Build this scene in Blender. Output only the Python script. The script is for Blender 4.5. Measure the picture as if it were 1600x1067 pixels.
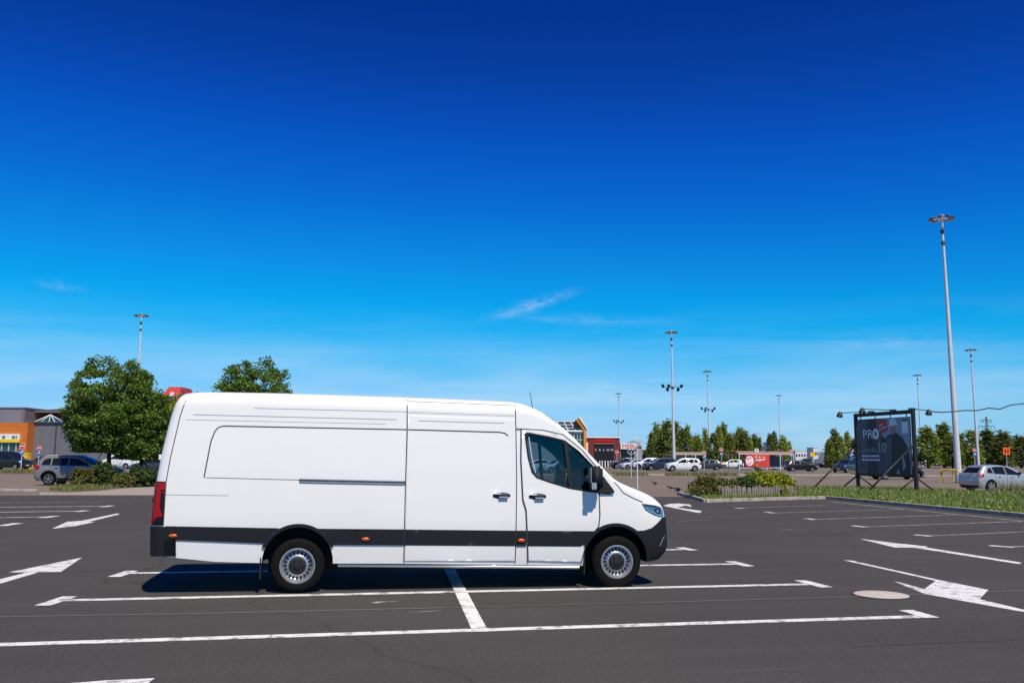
import bpy, bmesh, math, random
import numpy as np
from mathutils import Vector, Matrix
from mathutils.geometry import delaunay_2d_cdt
random.seed(7); RNG = np.random.default_rng(7)
for o in list(bpy.data.objects): bpy.data.objects.remove(o)
SC = bpy.context.scene; COL = SC.collection
R = math.radians
# ------------------------------------------------------------------ camera
IMW, IMH, FPX, HOR, ROLL, CAMH = 1600., 1067., 1420., 712., .0066, 1.7965
PITCH = math.atan((HOR-IMH/2)/FPX)
_fw = Vector((0, math.cos(PITCH), math.sin(PITCH))); _u = Vector((0, -math.sin(PITCH), math.cos(PITCH)))
_rt = Vector((math.cos(ROLL), 0, 0))+_u*math.sin(ROLL); _up = _u*math.cos(ROLL)-Vector((math.sin(ROLL), 0, 0))
cd = bpy.data.cameras.new('camera'); cam = bpy.data.objects.new('camera', cd); COL.objects.link(cam)
cd.sensor_fit = 'HORIZONTAL'; cd.sensor_width = 36; cd.lens = 36*FPX/IMW; cd.clip_start = .1; cd.clip_end = 20000
cam.matrix_world = Matrix(((_rt.x, _up.x, -_fw.x, 0), (_rt.y, _up.y, -_fw.y, 0), (_rt.z, _up.z, -_fw.z, CAMH), (0, 0, 0, 1)))
SC.camera = cam
CP = Vector((0, 0, CAMH))
def ray(px, py): return _fw*FPX+_rt*(px-IMW/2)-_up*(py-IMH/2)
def G(px, py, z=0.):                 # pixel -> point of the ground plane (or of the level z)
    d = ray(px, py); t = (z-CAMH)/d.z; p = CP+d*t; return Vector((p.x, p.y, z))
def A(px, py, Y):                    # pixel -> point at the distance Y in front of the camera
    d = ray(px, py); p = CP+d*(Y/d.y); return p
def PJ(p):
    d = Vector(p)-CP; k = d.dot(_fw); return IMW/2+FPX*d.dot(_rt)/k, IMH/2-FPX*d.dot(_up)/k
# ------------------------------------------------------------------ light
SUN_AZ, SUN_EL = 27., 56.            # degrees to the right of straight behind the camera
sd = Vector((math.sin(R(SUN_AZ))*math.cos(R(SUN_EL)), -math.cos(R(SUN_AZ))*math.cos(R(SUN_EL)), math.sin(R(SUN_EL))))
sl = bpy.data.lights.new('sun', 'SUN'); sl.energy = 5.0; sl.angle = R(.5); sl.color = (1, .91, .74)
so = bpy.data.objects.new('sun', sl); COL.objects.link(so); so.rotation_euler = sd.to_track_quat('Z', 'Y').to_euler(); so.location = (20, -30, 60)
wd = bpy.data.worlds.new('World'); SC.world = wd; wd.use_nodes = True
nt = wd.node_tree; nt.nodes.clear(); N = nt.nodes.new; LK = nt.links.new
sky = N('ShaderNodeTexSky'); sky.sky_type = 'NISHITA'; sky.sun_disc = False; sky.sun_elevation = R(SUN_EL); sky.sun_rotation = R(180-SUN_AZ)
sky.altitude = 0; sky.air_density = 1.0; sky.dust_density = 0.; sky.ozone_density = 6.0
# the photograph's strong colour grade (polarised, deep blue) as one response curve for the whole sky
sc0 = N('ShaderNodeVectorMath'); sc0.operation = 'SCALE'; sc0.inputs['Scale'].default_value = .1
gm = N('ShaderNodeRGBCurve'); sc1 = N('ShaderNodeVectorMath'); sc1.operation = 'SCALE'; sc1.inputs['Scale'].default_value = 10.
gm.mapping.extend = 'EXTRAPOLATED'
for ch, pts in ((0, ((0, 0), (.09, .002), (.19, .004), (.266, .010), (.32, .05), (.38, .12), (.434, .18), (.6, .27), (.8, .34), (1, .42))), (1, ((0, 0), (.10, .010), (.168, .034), (.243, .108), (.337, .245), (.451, .40), (.645, .57), (.84, .62), (1, .67))), (2, ((0, 0), (.2, .11), (.342, .29), (.451, .55), (.578, .74), (.69, .88), (.8, .95), (1, 1.)))):
    c = gm.mapping.curves[ch]
    while len(c.points) < len(pts): c.points.new(.5, .5)
    for q, (a, b) in zip(c.points, pts): q.location = (a, b)
gm.mapping.update()
tc = N('ShaderNodeTexCoord'); mp = N('ShaderNodeMapping'); mp.inputs['Scale'].default_value = (1.6, 1.6, 15); mp.inputs['Rotation'].default_value = (R(7), R(-6), 0)
nz = N('ShaderNodeTexNoise'); nz.inputs['Scale'].default_value = 1.5; nz.inputs['Detail'].default_value = 7; nz.inputs['Roughness'].default_value = .58; nz.inputs['Distortion'].default_value = .5
cr = N('ShaderNodeValToRGB'); cr.color_ramp.elements[0].position = .42; cr.color_ramp.elements[1].position = .78
sx = N('ShaderNodeSeparateXYZ'); mr = N('ShaderNodeMapRange'); mr.interpolation_type = 'SMOOTHSTEP'
mr.inputs['From Min'].default_value = .17; mr.inputs['From Max'].default_value = .06; mr.inputs['To Min'].default_value = 0; mr.inputs['To Max'].default_value = .36
mu = N('ShaderNodeMath'); mu.operation = 'MULTIPLY'
mx = N('ShaderNodeMix'); mx.data_type = 'RGBA'
bg = N('ShaderNodeBackground'); bg.inputs[1].default_value = .1; wo = N('ShaderNodeOutputWorld')
LK(tc.outputs['Generated'], mp.inputs[0]); LK(mp.outputs[0], nz.inputs['Vector']); LK(nz.outputs[0], cr.inputs[0])
LK(tc.outputs['Generated'], sx.inputs[0]); LK(sx.outputs[2], mr.inputs['Value']); LK(cr.outputs[0], mu.inputs[0]); LK(mr.outputs[0], mu.inputs[1])
cl_sum = mu.outputs[0]
for wx, wy, wl, wt, wa, ws_ in ((826, 478, 105, 15, 17, .45), (915, 499, 190, 14, -3, .20), (930, 603, 170, 15, 4, .22), (1390, 533, 170, 15, -2, .22), (92, 446, 45, 12, -6, .16)):
    d_ = ray(wx, wy).normalized(); m_ = N('ShaderNodeMapping'); m_.vector_type = 'TEXTURE'; m_.inputs['Location'].default_value = d_; m_.inputs['Rotation'].default_value = (0, R(-wa), 0); m_.inputs['Scale'].default_value = (wl/FPX, .5, wt/FPX)
    g_ = N('ShaderNodeTexGradient'); g_.gradient_type = 'SPHERICAL'; n2_ = N('ShaderNodeTexNoise'); n2_.inputs['Scale'].default_value = 2.2; n2_.inputs['Detail'].default_value = 6; n2_.inputs['Roughness'].default_value = .65; n2_.inputs['Distortion'].default_value = .8
    LK(tc.outputs['Generated'], m_.inputs[0]); LK(m_.outputs[0], g_.inputs[0])
    a1, a2, a3 = N('ShaderNodeMath'), N('ShaderNodeMath'), N('ShaderNodeMath'); a1.operation = 'MULTIPLY'; a2.operation = 'MULTIPLY'; a2.inputs[1].default_value = ws_; a3.operation = 'ADD'; nr_ = N('ShaderNodeMapRange'); nr_.inputs['From Min'].default_value = .38; nr_.inputs['From Max'].default_value = .68; a0 = N('ShaderNodeMath'); a0.operation = 'POWER'; a0.inputs[1].default_value = 1.8; m4 = N('ShaderNodeMapping'); m4.inputs['Scale'].default_value = (1., 1., .45); m4.inputs['Rotation'].default_value = (0, .35, 0)
    LK(m_.outputs[0], m4.inputs[0]); LK(m4.outputs[0], n2_.inputs['Vector']); LK(n2_.outputs[0], nr_.inputs['Value']); LK(g_.outputs['Fac'], a0.inputs[0]); LK(a0.outputs[0], a1.inputs[0]); LK(nr_.outputs[0], a1.inputs[1]); LK(a1.outputs[0], a2.inputs[0]); LK(cl_sum, a3.inputs[0]); LK(a2.outputs[0], a3.inputs[1]); cl_sum = a3.outputs[0]
LK(sky.outputs[0], sc0.inputs[0]); LK(sc0.outputs[0], gm.inputs['Color']); LK(gm.outputs[0], sc1.inputs[0]); LK(sc1.outputs[0], mx.inputs[6]); LK(cl_sum, mx.inputs[0])
mx.inputs[7].default_value = (8.2, 9.0, 9.8, 1)          # sunlit ice cloud
LK(mx.outputs[2], bg.inputs[0]); LK(bg.outputs[0], wo.inputs[0])
SC.view_settings.view_transform = 'Standard'; SC.view_settings.look = 'None'; SC.view_settings.gamma = 1; SC.view_settings.exposure = 0
SC.view_settings.use_curve_mapping = False
SC.render.engine = 'CYCLES'
# ------------------------------------------------------------------ materials
M = {}
def mat(name, col, rough=.5, metal=0., noise=0., nscale=8., bump=0., bscale=60., coat=0., spec=.5, coords='Object', col2=None, detail=4, island=0., trans=0., emit=None, orand=0.):
    m = bpy.data.materials.new(name); m.use_nodes = True; t = m.node_tree; b = t.nodes['Principled BSDF']
    b.inputs['Base Color'].default_value = (*col, 1); b.inputs['Roughness'].default_value = rough; b.inputs['Metallic'].default_value = metal
    b.inputs['Coat Weight'].default_value = coat; b.inputs['Coat Roughness'].default_value = .04; b.inputs['Specular IOR Level'].default_value = spec
    if emit: b.inputs['Emission Color'].default_value = (*emit[0], 1); b.inputs['Emission Strength'].default_value = emit[1]
    src = None
    if noise or col2 or bump:
        c = t.nodes.new('ShaderNodeTexCoord')
    if noise or col2:
        n = t.nodes.new('ShaderNodeTexNoise'); n.inputs['Scale'].default_value = nscale; n.inputs['Detail'].default_value = detail; n.inputs['Roughness'].default_value = .6
        t.links.new(c.outputs[coords], n.inputs['Vector'])
        r = t.nodes.new('ShaderNodeValToRGB'); r.color_ramp.elements[0].position = .3; r.color_ramp.elements[1].position = .7
        a = col2 if col2 else tuple(x*(1-noise) for x in col); bb = col if col2 else tuple(min(1, x*(1+noise)) for x in col)
        r.color_ramp.elements[0].color = (*a, 1); r.color_ramp.elements[1].color = (*bb, 1)
        t.links.new(n.outputs[0], r.inputs[0]); src = r.outputs[0]
    if island:
        g = t.nodes.new('ShaderNodeNewGeometry'); mm = t.nodes.new('ShaderNodeMapRange'); mm.inputs['To Min'].default_value = 1-island; mm.inputs['To Max'].default_value = 1+island
        t.links.new(g.outputs['Random Per Island'], mm.inputs['Value'])
        vm = t.nodes.new('ShaderNodeVectorMath'); vm.operation = 'SCALE'
        if src: t.links.new(src, vm.inputs[0])
        else: vm.inputs[0].default_value = col
        t.links.new(mm.outputs[0], vm.inputs['Scale']); src = vm.outputs[0]
    if orand:
        oi = t.nodes.new('ShaderNodeObjectInfo'); m3 = t.nodes.new('ShaderNodeMapRange'); m3.inputs['To Min'].default_value = 1-orand; m3.inputs['To Max'].default_value = 1+orand*1.4
        t.links.new(oi.outputs['Random'], m3.inputs['Value']); v3 = t.nodes.new('ShaderNodeVectorMath'); v3.operation = 'SCALE'; t.links.new(src, v3.inputs[0]); t.links.new(m3.outputs[0], v3.inputs['Scale']); src = v3.outputs[0]
    if src: t.links.new(src, b.inputs['Base Color'])
    if bump:
        n2 = t.nodes.new('ShaderNodeTexNoise'); n2.inputs['Scale'].default_value = bscale; n2.inputs['Detail'].default_value = 3
        t.links.new(c.outputs[coords], n2.inputs['Vector']); bp = t.nodes.new('ShaderNodeBump'); bp.inputs['Strength'].default_value = bump; bp.inputs['Distance'].default_value = .02
        t.links.new(n2.outputs[0], bp.inputs['Height']); t.links.new(bp.outputs[0], b.inputs['Normal'])
    if trans:
        tl = t.nodes.new('ShaderNodeBsdfTranslucent'); ms = t.nodes.new('ShaderNodeMixShader'); ms.inputs[0].default_value = trans
        if src: t.links.new(src, tl.inputs[0])
        else: tl.inputs[0].default_value = (*col, 1)
        t.links.new(b.outputs[0], ms.inputs[1]); t.links.new(tl.outputs[0], ms.inputs[2]); t.links.new(ms.outputs[0], t.nodes['Material Output'].inputs[0])
    M[name] = m; return m
def ground_mat(name, base, dark, light, speck, big=.18):
    m = bpy.data.materials.new(name); m.use_nodes = True; t = m.node_tree; b = t.nodes['Principled BSDF']; n_ = t.nodes.new; l_ = t.links.new
    c = n_('ShaderNodeTexCoord')
    def noise(s, d, vec=None, ro=.6):
        n = n_('ShaderNodeTexNoise'); n.inputs['Scale'].default_value = s; n.inputs['Detail'].default_value = d; n.inputs['Roughness'].default_value = ro
        l_(vec or c.outputs['Object'], n.inputs['Vector']); return n.outputs[0]
    def ramp(src, p0, p1, c0, c1):
        r = n_('ShaderNodeValToRGB'); e = r.color_ramp.elements; e[0].position = p0; e[1].position = p1; e[0].color = (*c0, 1); e[1].color = (*c1, 1); l_(src, r.inputs[0]); return r.outputs[0]
    def mix(kind, f, a, bb):
        x = n_('ShaderNodeMix'); x.data_type = 'RGBA'; x.blend_type = kind
        if isinstance(f, float): x.inputs[0].default_value = f
        else: l_(f, x.inputs[0])
        for v, i in ((a, 6), (bb, 7)):
            if isinstance(v, tuple): x.inputs[i].default_value = (*v, 1)
            else: l_(v, x.inputs[i])
        return x.outputs[2]
    col = ramp(noise(big, 5), .3, .72, dark, base)
    rot = n_('ShaderNodeMapping'); rot.inputs['Rotation'].default_value = (0, 0, R(-9.5)); l_(c.outputs['Object'], rot.inputs[0])
    mp2 = n_('ShaderNodeMapping'); mp2.inputs['Scale'].default_value = (.05, 1.3, 1); l_(rot.outputs[0], mp2.inputs[0])
    streak = ramp(noise(1., 4, mp2.outputs[0]), .45, .75, (0, 0, 0), (1, 1, 1))
    col = mix('MIX', mix('MULTIPLY', 1., streak, (.35, .35, .35)), col, light)
    ag = ramp(noise(62, 2, None, .8), .55, .72, (0, 0, 0), (1, 1, 1))
    col = mix('MIX', mix('MULTIPLY', 1., ag, (speck, speck, speck)), col, (.32, .31, .31))
    ag2 = ramp(noise(48, 3, None, .8), .36, .52, (1, 1, 1), (0, 0, 0))
    col = mix('MIX', mix('MULTIPLY', 1., ag2, (.6, .6, .6)), col, tuple(x*.55 for x in dark))
    # oil drips and tyre scuffs
    oil = ramp(noise(.9, 6, None, .7), .66, .78, (0, 0, 0), (1, 1, 1)); col = mix('MIX', mix('MULTIPLY', 1., oil, (.35, .35, .35)), col, tuple(x*.6 for x in dark))
    pale = ramp(noise(2.2, 7, mp2.outputs[0], .7), .60, .80, (0, 0, 0), (1, 1, 1)); col = mix('MIX', mix('MULTIPLY', 1., pale, (.4, .4, .4)), col, tuple(x*1.5 for x in light))
    # long hairline joints between the paver lanes
    vo = n_('ShaderNodeTexVoronoi'); vo.feature = 'DISTANCE_TO_EDGE'; vo.inputs['Scale'].default_value = .11
    wv = n_('ShaderNodeVectorMath'); wv.operation = 'ADD'; nn = n_('ShaderNodeTexNoise'); nn.inputs['Scale'].default_value = .7; nn.inputs['Detail'].default_value = 6; l_(c.outputs['Object'], nn.inputs['Vector'])
    l_(c.outputs['Object'], wv.inputs[0]); l_(nn.outputs[1], wv.inputs[1]); l_(wv.outputs[0], vo.inputs['Vector'])
    ck = ramp(vo.outputs[0], .0006, .0022, (1, 1, 1), (0, 0, 0))
    col = mix('MIX', mix('MULTIPLY', 1., ck, (.4, .4, .4)), col, tuple(x*.5 for x in dark))
    l_(col, b.inputs['Base Color']); b.inputs['Roughness'].default_value = .92; b.inputs['Specular IOR Level'].default_value = .06
    bp = n_('ShaderNodeBump'); bp.inputs['Strength'].default_value = .55; bp.inputs['Distance'].default_value = .012; l_(noise(120, 3), bp.inputs['Height']); l_(bp.outputs[0], b.inputs['Normal'])
    M[name] = m; return m
def paint_mat(name, col, wear):
    m = bpy.data.materials.new(name); m.use_nodes = True; t = m.node_tree; b = t.nodes['Principled BSDF']; n_ = t.nodes.new; l_ = t.links.new
    c = n_('ShaderNodeTexCoord'); n = n_('ShaderNodeTexNoise'); n.inputs['Scale'].default_value = 4.5; n.inputs['Detail'].default_value = 10; n.inputs['Roughness'].default_value = .78
    l_(c.outputs['Object'], n.inputs['Vector']); r = n_('ShaderNodeValToRGB'); r.color_ramp.elements[0].position = .36-wear*.1+wear*.25; r.color_ramp.elements[1].position = .46+wear*.3
    r.color_ramp.elements[0].color = (.16, .155, .15, 1); r.color_ramp.elements[1].color = (*col, 1); l_(n.outputs[0], r.inputs[0])
    v = n_('ShaderNodeTexVoronoi'); v.feature = 'DISTANCE_TO_EDGE'; v.inputs['Scale'].default_value = 5.5; l_(c.outputs['Object'], v.inputs['Vector'])
    r2 = n_('ShaderNodeValToRGB'); r2.color_ramp.elements[0].position = .004; r2.color_ramp.elements[1].position = .016; r2.color_ramp.elements[0].color = (.42, .42, .42, 1); l_(v.outputs[0], r2.inputs[0])
    x = n_('ShaderNodeMix'); x.data_type = 'RGBA'; x.blend_type = 'MULTIPLY'; x.inputs[0].default_value = .8; l_(r.outputs[0], x.inputs[6]); l_(r2.outputs[0], x.inputs[7])
    l_(x.outputs[2], b.inputs['Base Color']); b.inputs['Roughness'].default_value = .7; M[name] = m
def glass_mat(name, tint, gl=.12, rough=.02):
    m = bpy.data.materials.new(name); m.use_nodes = True; t = m.node_tree; t.nodes.clear(); n_ = t.nodes.new
    o = n_('ShaderNodeOutputMaterial'); a = n_('ShaderNodeBsdfTransparent'); a.inputs[0].default_value = (*tint, 1); g = n_('ShaderNodeBsdfGlossy'); g.inputs['Roughness'].default_value = rough
    f = n_('ShaderNodeFresnel'); f.inputs[0].default_value = 1.5; mt = n_('ShaderNodeMath'); mt.operation = 'MULTIPLY_ADD'; mt.inputs[1].default_value = 1.; mt.inputs[2].default_value = gl*.2
    t.links.new(f.outputs[0], mt.inputs[0]); s = n_('ShaderNodeMixShader'); t.links.new(mt.outputs[0], s.inputs[0]); t.links.new(a.outputs[0], s.inputs[1]); t.links.new(g.outputs[0], s.inputs[2]); t.links.new(s.outputs[0], o.inputs[0]); M[name] = m
ground_mat('asphalt', (.077, .0735, .0715), (.058, .0555, .054), (.100, .095, .091), .45)
ground_mat('old_asphalt', (.220, .178, .150), (.175, .142, .122), (.27, .225, .195), .14, .05)
ground_mat('road_asphalt', (.19, .17, .155), (.155, .14, .13), (.23, .21, .19), .12, .08)
paint_mat('road_paint', (.74, .735, .72), .12); paint_mat('worn_paint', (.55, .54, .52), .55)
mat('white_paint', (.815, .805, .78), .32, coat=.25, bump=.035, bscale=1.6, noise=.012, nscale=1.5)
mat('dark_plastic', (.0105, .0115, .0165), .65, spec=.3, bump=.08, bscale=300)
mat('black_plastic', (.006, .0065, .008), .55)
mat('joint_dark', (.03, .029, .028), .9); mat('joint_pale', (.16, .155, .15), .9); mat('seam', (.035, .038, .045), .8); mat('soft_line', (.30, .31, .33), .7)
mat('liner', (.012, .013, .016), .85, noise=.3)
mat('rubber', (.0065, .0062, .006), .85, spec=.15, noise=.25, nscale=14, bump=.15, bscale=40)
mat('rim', (.50, .51, .53), .34, .75); mat('rim_dark', (.009, .0095, .012), .65); mat('alloy', (.34, .35, .37), .3, .8)
mat('lamp_red', (.36, .004, .006), .3, spec=.3, coat=.1); mat('lamp_smoke', (.012, .004, .006), .25, spec=.3, coat=.1); mat('lamp_orange', (.55, .10, .005), .3, coat=.2)
mat('lamp_clear', (.10, .17, .23), .08, .35, coat=1.); mat('lamp_core', (.55, .62, .68), .15, .7); mat('chrome', (.75, .76, .78), .12, 1.)
mat('interior', (.018, .020, .026), .7); mat('seat_cloth', (.022, .024, .032), .85)
mat('car_glass', (.010, .013, .015), .08, spec=.28)
glass_mat('tinted_glass', (.42, .55, .60)); glass_mat('clear_sheet', (.72, .74, .76), .1, .1)
mat('galvanised', (.56, .59, .62), .6, 0., noise=.08, nscale=3); mat('galvanised_dark', (.10, .11, .12), .6, .3)
mat('fixture', (.10, .10, .10), .5, .2); mat('fixture_pale', (.48, .46, .44), .4)
mat('black_steel', (.012, .012, .014), .55); mat('concrete', (.36, .33, .29), .9, noise=.25, nscale=5, bump=.3, bscale=50, detail=8)
mat('concrete_warm', (.40, .335, .255), .9, noise=.3, nscale=5, bump=.3, bscale=50, detail=8)  # warmer concrete: colour counters the blue light on shaded kerb faces
mat('paving', (.33, .27, .24), .9, noise=.2, nscale=4)
mat('cover', (.50, .44, .385), .85, noise=.12, nscale=20, bump=.15, bscale=60); mat('iron', (.05, .045, .042), .7)
mat('bark', (.055, .042, .032), .9, noise=.4, nscale=9, bump=.6, bscale=20)
mat('soil', (.12, .10, .065), .95, noise=.4, nscale=3, col2=(.07, .085, .03))
mat('leaf', (.11, .185, .018), .5, island=.55, trans=.30, noise=.25, nscale=.6); mat('leaf_dark', (.055, .095, .016), .55, island=.5, trans=.25)
mat('leaf_poplar', (.17, .265, .045), .55, orand=.38, island=.5, trans=.4, col2=(.20, .21, .035), nscale=.12); mat('leaf_olive', (.13, .135, .025), .6, island=.55, trans=.25)
mat('leaf_gold', (.30, .33, .015), .5, island=.4, trans=.35); mat('leaf_shrub', (.055, .09, .018), .55, island=.5, trans=.3)
mat('grass_blade', (.18, .31, .03), .6, island=.4, trans=.4, col2=(.28, .32, .06), nscale=.5); mat('dry_grass', (.26, .25, .08), .7, island=.5, trans=.3, col2=(.14, .18, .04), nscale=.6)
mat('daisy', (.82, .82, .74), .6, trans=.2)
mat('wood_grey', (.24, .205, .175), .9, noise=.3, nscale=7, island=.3)
mat('yellow_paint', (.72, .46, .015), .45); mat('white_metal', (.74, .75, .75), .45); mat('white_wall', (.72, .72, .71), .7, noise=.05)
mat('sign_red', (.52, .02, .025), .4); mat('sign_white', (.80, .80, .80), .4); mat('sign_blue', (.02, .13, .42), .4); mat('sign_orange', (.80, .13, .02), .4)
mat('sign_yellow', (.78, .58, .02), .45); mat('poster_red', (.60, .055, .03), .4); mat('poster_dark', (.42, .015, .02), .4); mat('poster_pink', (.80, .66, .66), .4)
mat('skin_print', (.36, .25, .19), .5); mat('print_navy', (.012, .015, .026), .45); mat('print_grey', (.33, .37, .43), .45); mat('print_stripe', (.085, .088, .11), .45); mat('print_pale', (.88, .90, .93), .45)
mat('print_crimson', (.55, .015, .025), .45); mat('print_green', (.50, .60, .42), .45); mat('print_olive', (.13, .14, .05), .45); mat('print_black', (.006, .006, .009), .45); mat('print_helmet', (.80, .84, .88), .45)
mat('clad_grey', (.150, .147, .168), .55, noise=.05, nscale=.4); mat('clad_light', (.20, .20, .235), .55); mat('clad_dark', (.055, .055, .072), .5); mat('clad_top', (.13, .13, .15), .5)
mat('orange_panel', (.55, .15, .02), .55, noise=.08, nscale=1.2); mat('orange_beam', (.74, .27, .02), .5); mat('brick_red', (.155, .022, .018), .7, noise=.15, nscale=2); mat('letter_red', (.62, .012, .015), .4)
mat('green_frame', (.32, .46, .41), .5); mat('green_glass', (.02, .055, .055), .08, coat=.4); mat('roof_red', (.46, .035, .03), .6, noise=.15, nscale=2); mat('roof_tan', (.30, .22, .19), .5); mat('grey_wall', (.34, .34, .36), .7)
mat('far_white', (.62, .64, .66), .8); mat('far_wood', (.040, .062, .030), .9, noise=.4, nscale=.05); mat('tarp', (.75, .76, .78), .6); mat('crow', (.014, .013, .016), .6)
mat('far_red', (.36, .10, .09), .7); mat('beige_wall', (.42, .38, .31), .8)
def car_paint(name, col, metal=.0): mat(name, col, .33 if metal else .28, metal, coat=.6)
car_paint('paint_silver', (.46, .48, .50), .45); mat('paint_grey', (.20, .20, .205), .45, .2, coat=.1); car_paint('paint_black', (.010, .011, .014)); car_paint('paint_white', (.78, .78, .78))
car_paint('paint_navy', (.018, .030, .060)); car_paint('paint_slate', (.05, .06, .068), .3); car_paint('paint_teal', (.10, .22, .25), .2); car_paint('paint_bluegrey', (.16, .23, .33), .3); car_paint('paint_red', (.24, .012, .014)); car_paint('paint_pearl', (.60, .61, .63), .3)
# ------------------------------------------------------------------ mesh helpers
def link(o, parent=None):
    COL.objects.link(o)
    if parent: o.parent = parent
    return o
def tag(o, label=None, cat=None, group=None, kind=None):
    if label: o['label'] = label
    if cat: o['category'] = cat
    if group: o['group'] = group
    if kind: o['kind'] = kind
    return o
def thing(name, label, cat, loc=(0, 0, 0), rz=0., group=None):
    o = bpy.data.objects.new(name, None); link(o); o.location = loc; o.rotation_euler = (0, 0, rz); o.empty_display_size = .2
    return tag(o, label, cat, group)
def mesh(name, vs, fs, mats, parent=None, smooth=False, idx=None):
    me = bpy.data.meshes.new(name); me.from_pydata([tuple(v) for v in vs], [], fs)
    for m in (mats if isinstance(mats, (list, tuple)) else [mats]): me.materials.append(M[m])
    if idx is not None: me.polygons.foreach_set('material_index', idx)
    if smooth: me.polygons.foreach_set('use_smooth', [True]*len(me.polygons))
    me.update(); return link(bpy.data.objects.new(name, me), parent)
def bmobj(name, bm, m, parent=None, smooth=False, bevel=0.):
    if bevel: bmesh.ops.bevel(bm, geom=bm.edges[:], offset=bevel, segments=2, affect='EDGES', profile=.7)
    bmesh.ops.recalc_face_normals(bm, faces=bm.faces[:])
    if not smooth:
        for e in bm.edges:
            if len(e.link_faces) == 2 and (e.link_faces[0].smooth != e.link_faces[1].smooth or e.calc_face_angle(0) > .9): e.smooth = False
    me = bpy.data.meshes.new(name); bm.to_mesh(me); bm.free()
    for k in (m if isinstance(m, (list, tuple)) else [m]): me.materials.append(M[k])
    if smooth:
        me.polygons.foreach_set('use_smooth', [True]*len(me.polygons)); 
    return link(bpy.data.objects.new(name, me), parent)
def box(bm, c, s, rz=0., mi=0):
    mt = Matrix.Translation(Vector(c)) @ Matrix.Rotation(rz, 4, 'Z') @ Matrix.Diagonal((s[0], s[1], s[2], 1))
    r = bmesh.ops.create_cube(bm, size=1, matrix=mt)
    for v in r['verts']:
        for f in v.link_faces: f.material_index = mi
    return bm
def B(name, c, s, m, parent=None, rz=0., bevel=0.):
    bm = bmesh.new(); box(bm, c, s, rz); return bmobj(name, bm, m, parent, bevel=bevel)
def rod(bm, a, b, r, n=8, r2=None, mi=0):
    a = Vector(a); b = Vector(b); d = b-a
    mt = Matrix.Translation((a+b)/2) @ d.to_track_quat('Z', 'Y').to_matrix().to_4x4()
    g = bmesh.ops.create_cone(bm, cap_ends=True, segments=n, radius1=r, radius2=r if r2 is None else r2, depth=d.length, matrix=mt)
    for v in g['verts']:
        for f in v.link_faces: f.material_index = mi; f.smooth = len(f.verts) == 4 and n > 4
    return bm
def ROD(name, a, b, r, m, parent=None, n=8, r2=None):
    bm = bmesh.new(); rod(bm, a, b, r, n, r2); return bmobj(name, bm, m, parent)
def lathe(bm, prof, n=32, axis='Y', c=(0, 0, 0), mi=0, close=False):
    # prof: (radius, offset along the axis)
    rings = []
    for r, h in prof:
        ring = []
        for k in range(n):
            a = 2*math.pi*k/n; p = (r*math.cos(a), h, r*math.sin(a)) if axis == 'Y' else (r*math.cos(a), r*math.sin(a), h)
            ring.append(bm.verts.new((p[0]+c[0], p[1]+c[1], p[2]+c[2])))
        rings.append(ring)
    for i in range(len(rings)-1):
        for k in range(n):
            f = bm.faces.new((rings[i][k], rings[i][(k+1) % n], rings[i+1][(k+1) % n], rings[i+1][k])); f.smooth = True; f.material_index = mi
    if close:
        for rg in (rings[0], rings[-1]):
            f = bm.faces.new(rg); f.material_index = mi
    return bm
def prism(bm, poly, h0, h1, plane='XY', mi=0):
    def P(a, b, h): return (a, b, h) if plane == 'XY' else ((a, h, b) if plane == 'XZ' else (h, a, b))
    v0 = [bm.verts.new(P(a, b, h0)) for a, b in poly]; v1 = [bm.verts.new(P(a, b, h1)) for a, b in poly]; n = len(poly)
    fs = [bm.faces.new(v0), bm.faces.new(v1[::-1])]+[bm.faces.new((v0[i], v0[(i+1) % n], v1[(i+1) % n], v1[i])) for i in range(n)]
    for f in fs: f.material_index = mi
    return bm
def tube(bm, pts, r, n=6, mi=0):
    pts = [Vector(p) for p in pts]; prev = None
    for i, p in enumerate(pts):
        d = (pts[min(i+1, len(pts)-1)]-pts[max(i-1, 0)]).normalized(); q = d.to_track_quat('Z', 'Y')
        ring = [bm.verts.new(p+q @ Vector((r*math.cos(2*math.pi*k/n), r*math.sin(2*math.pi*k/n), 0))) for k in range(n)]
        if prev:
            for k in range(n):
                f = bm.faces.new((prev[k], prev[(k+1) % n], ring[(k+1) % n], ring[k])); f.smooth = True; f.material_index = mi
        prev = ring
    return bm
def inpoly(p, poly):
    x, y = p; c = False; n = len(poly); j = n-1
    for i in range(n):
        xi, yi = poly[i]; xj, yj = poly[j]
        if (yi > y) != (yj > y) and x < (xj-xi)*(y-yi)/(yj-yi)+xi: c = not c
        j = i
    return c
def interp(tab, x):
    return float(np.interp(x, [a for a, b in tab], [b for a, b in tab]))
def densify(poly, step, closed=True):
    out = []; n = len(poly)
    for i in range(n if closed else n-1):
        a = poly[i]; b = poly[(i+1) % n]; k = max(1, int(math.dist(a, b)/step))
        out += [(a[0]+(b[0]-a[0])*t/k, a[1]+(b[1]-a[1])*t/k) for t in range(k)]
    if not closed: out.append(tuple(poly[-1]))
    return out
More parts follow.
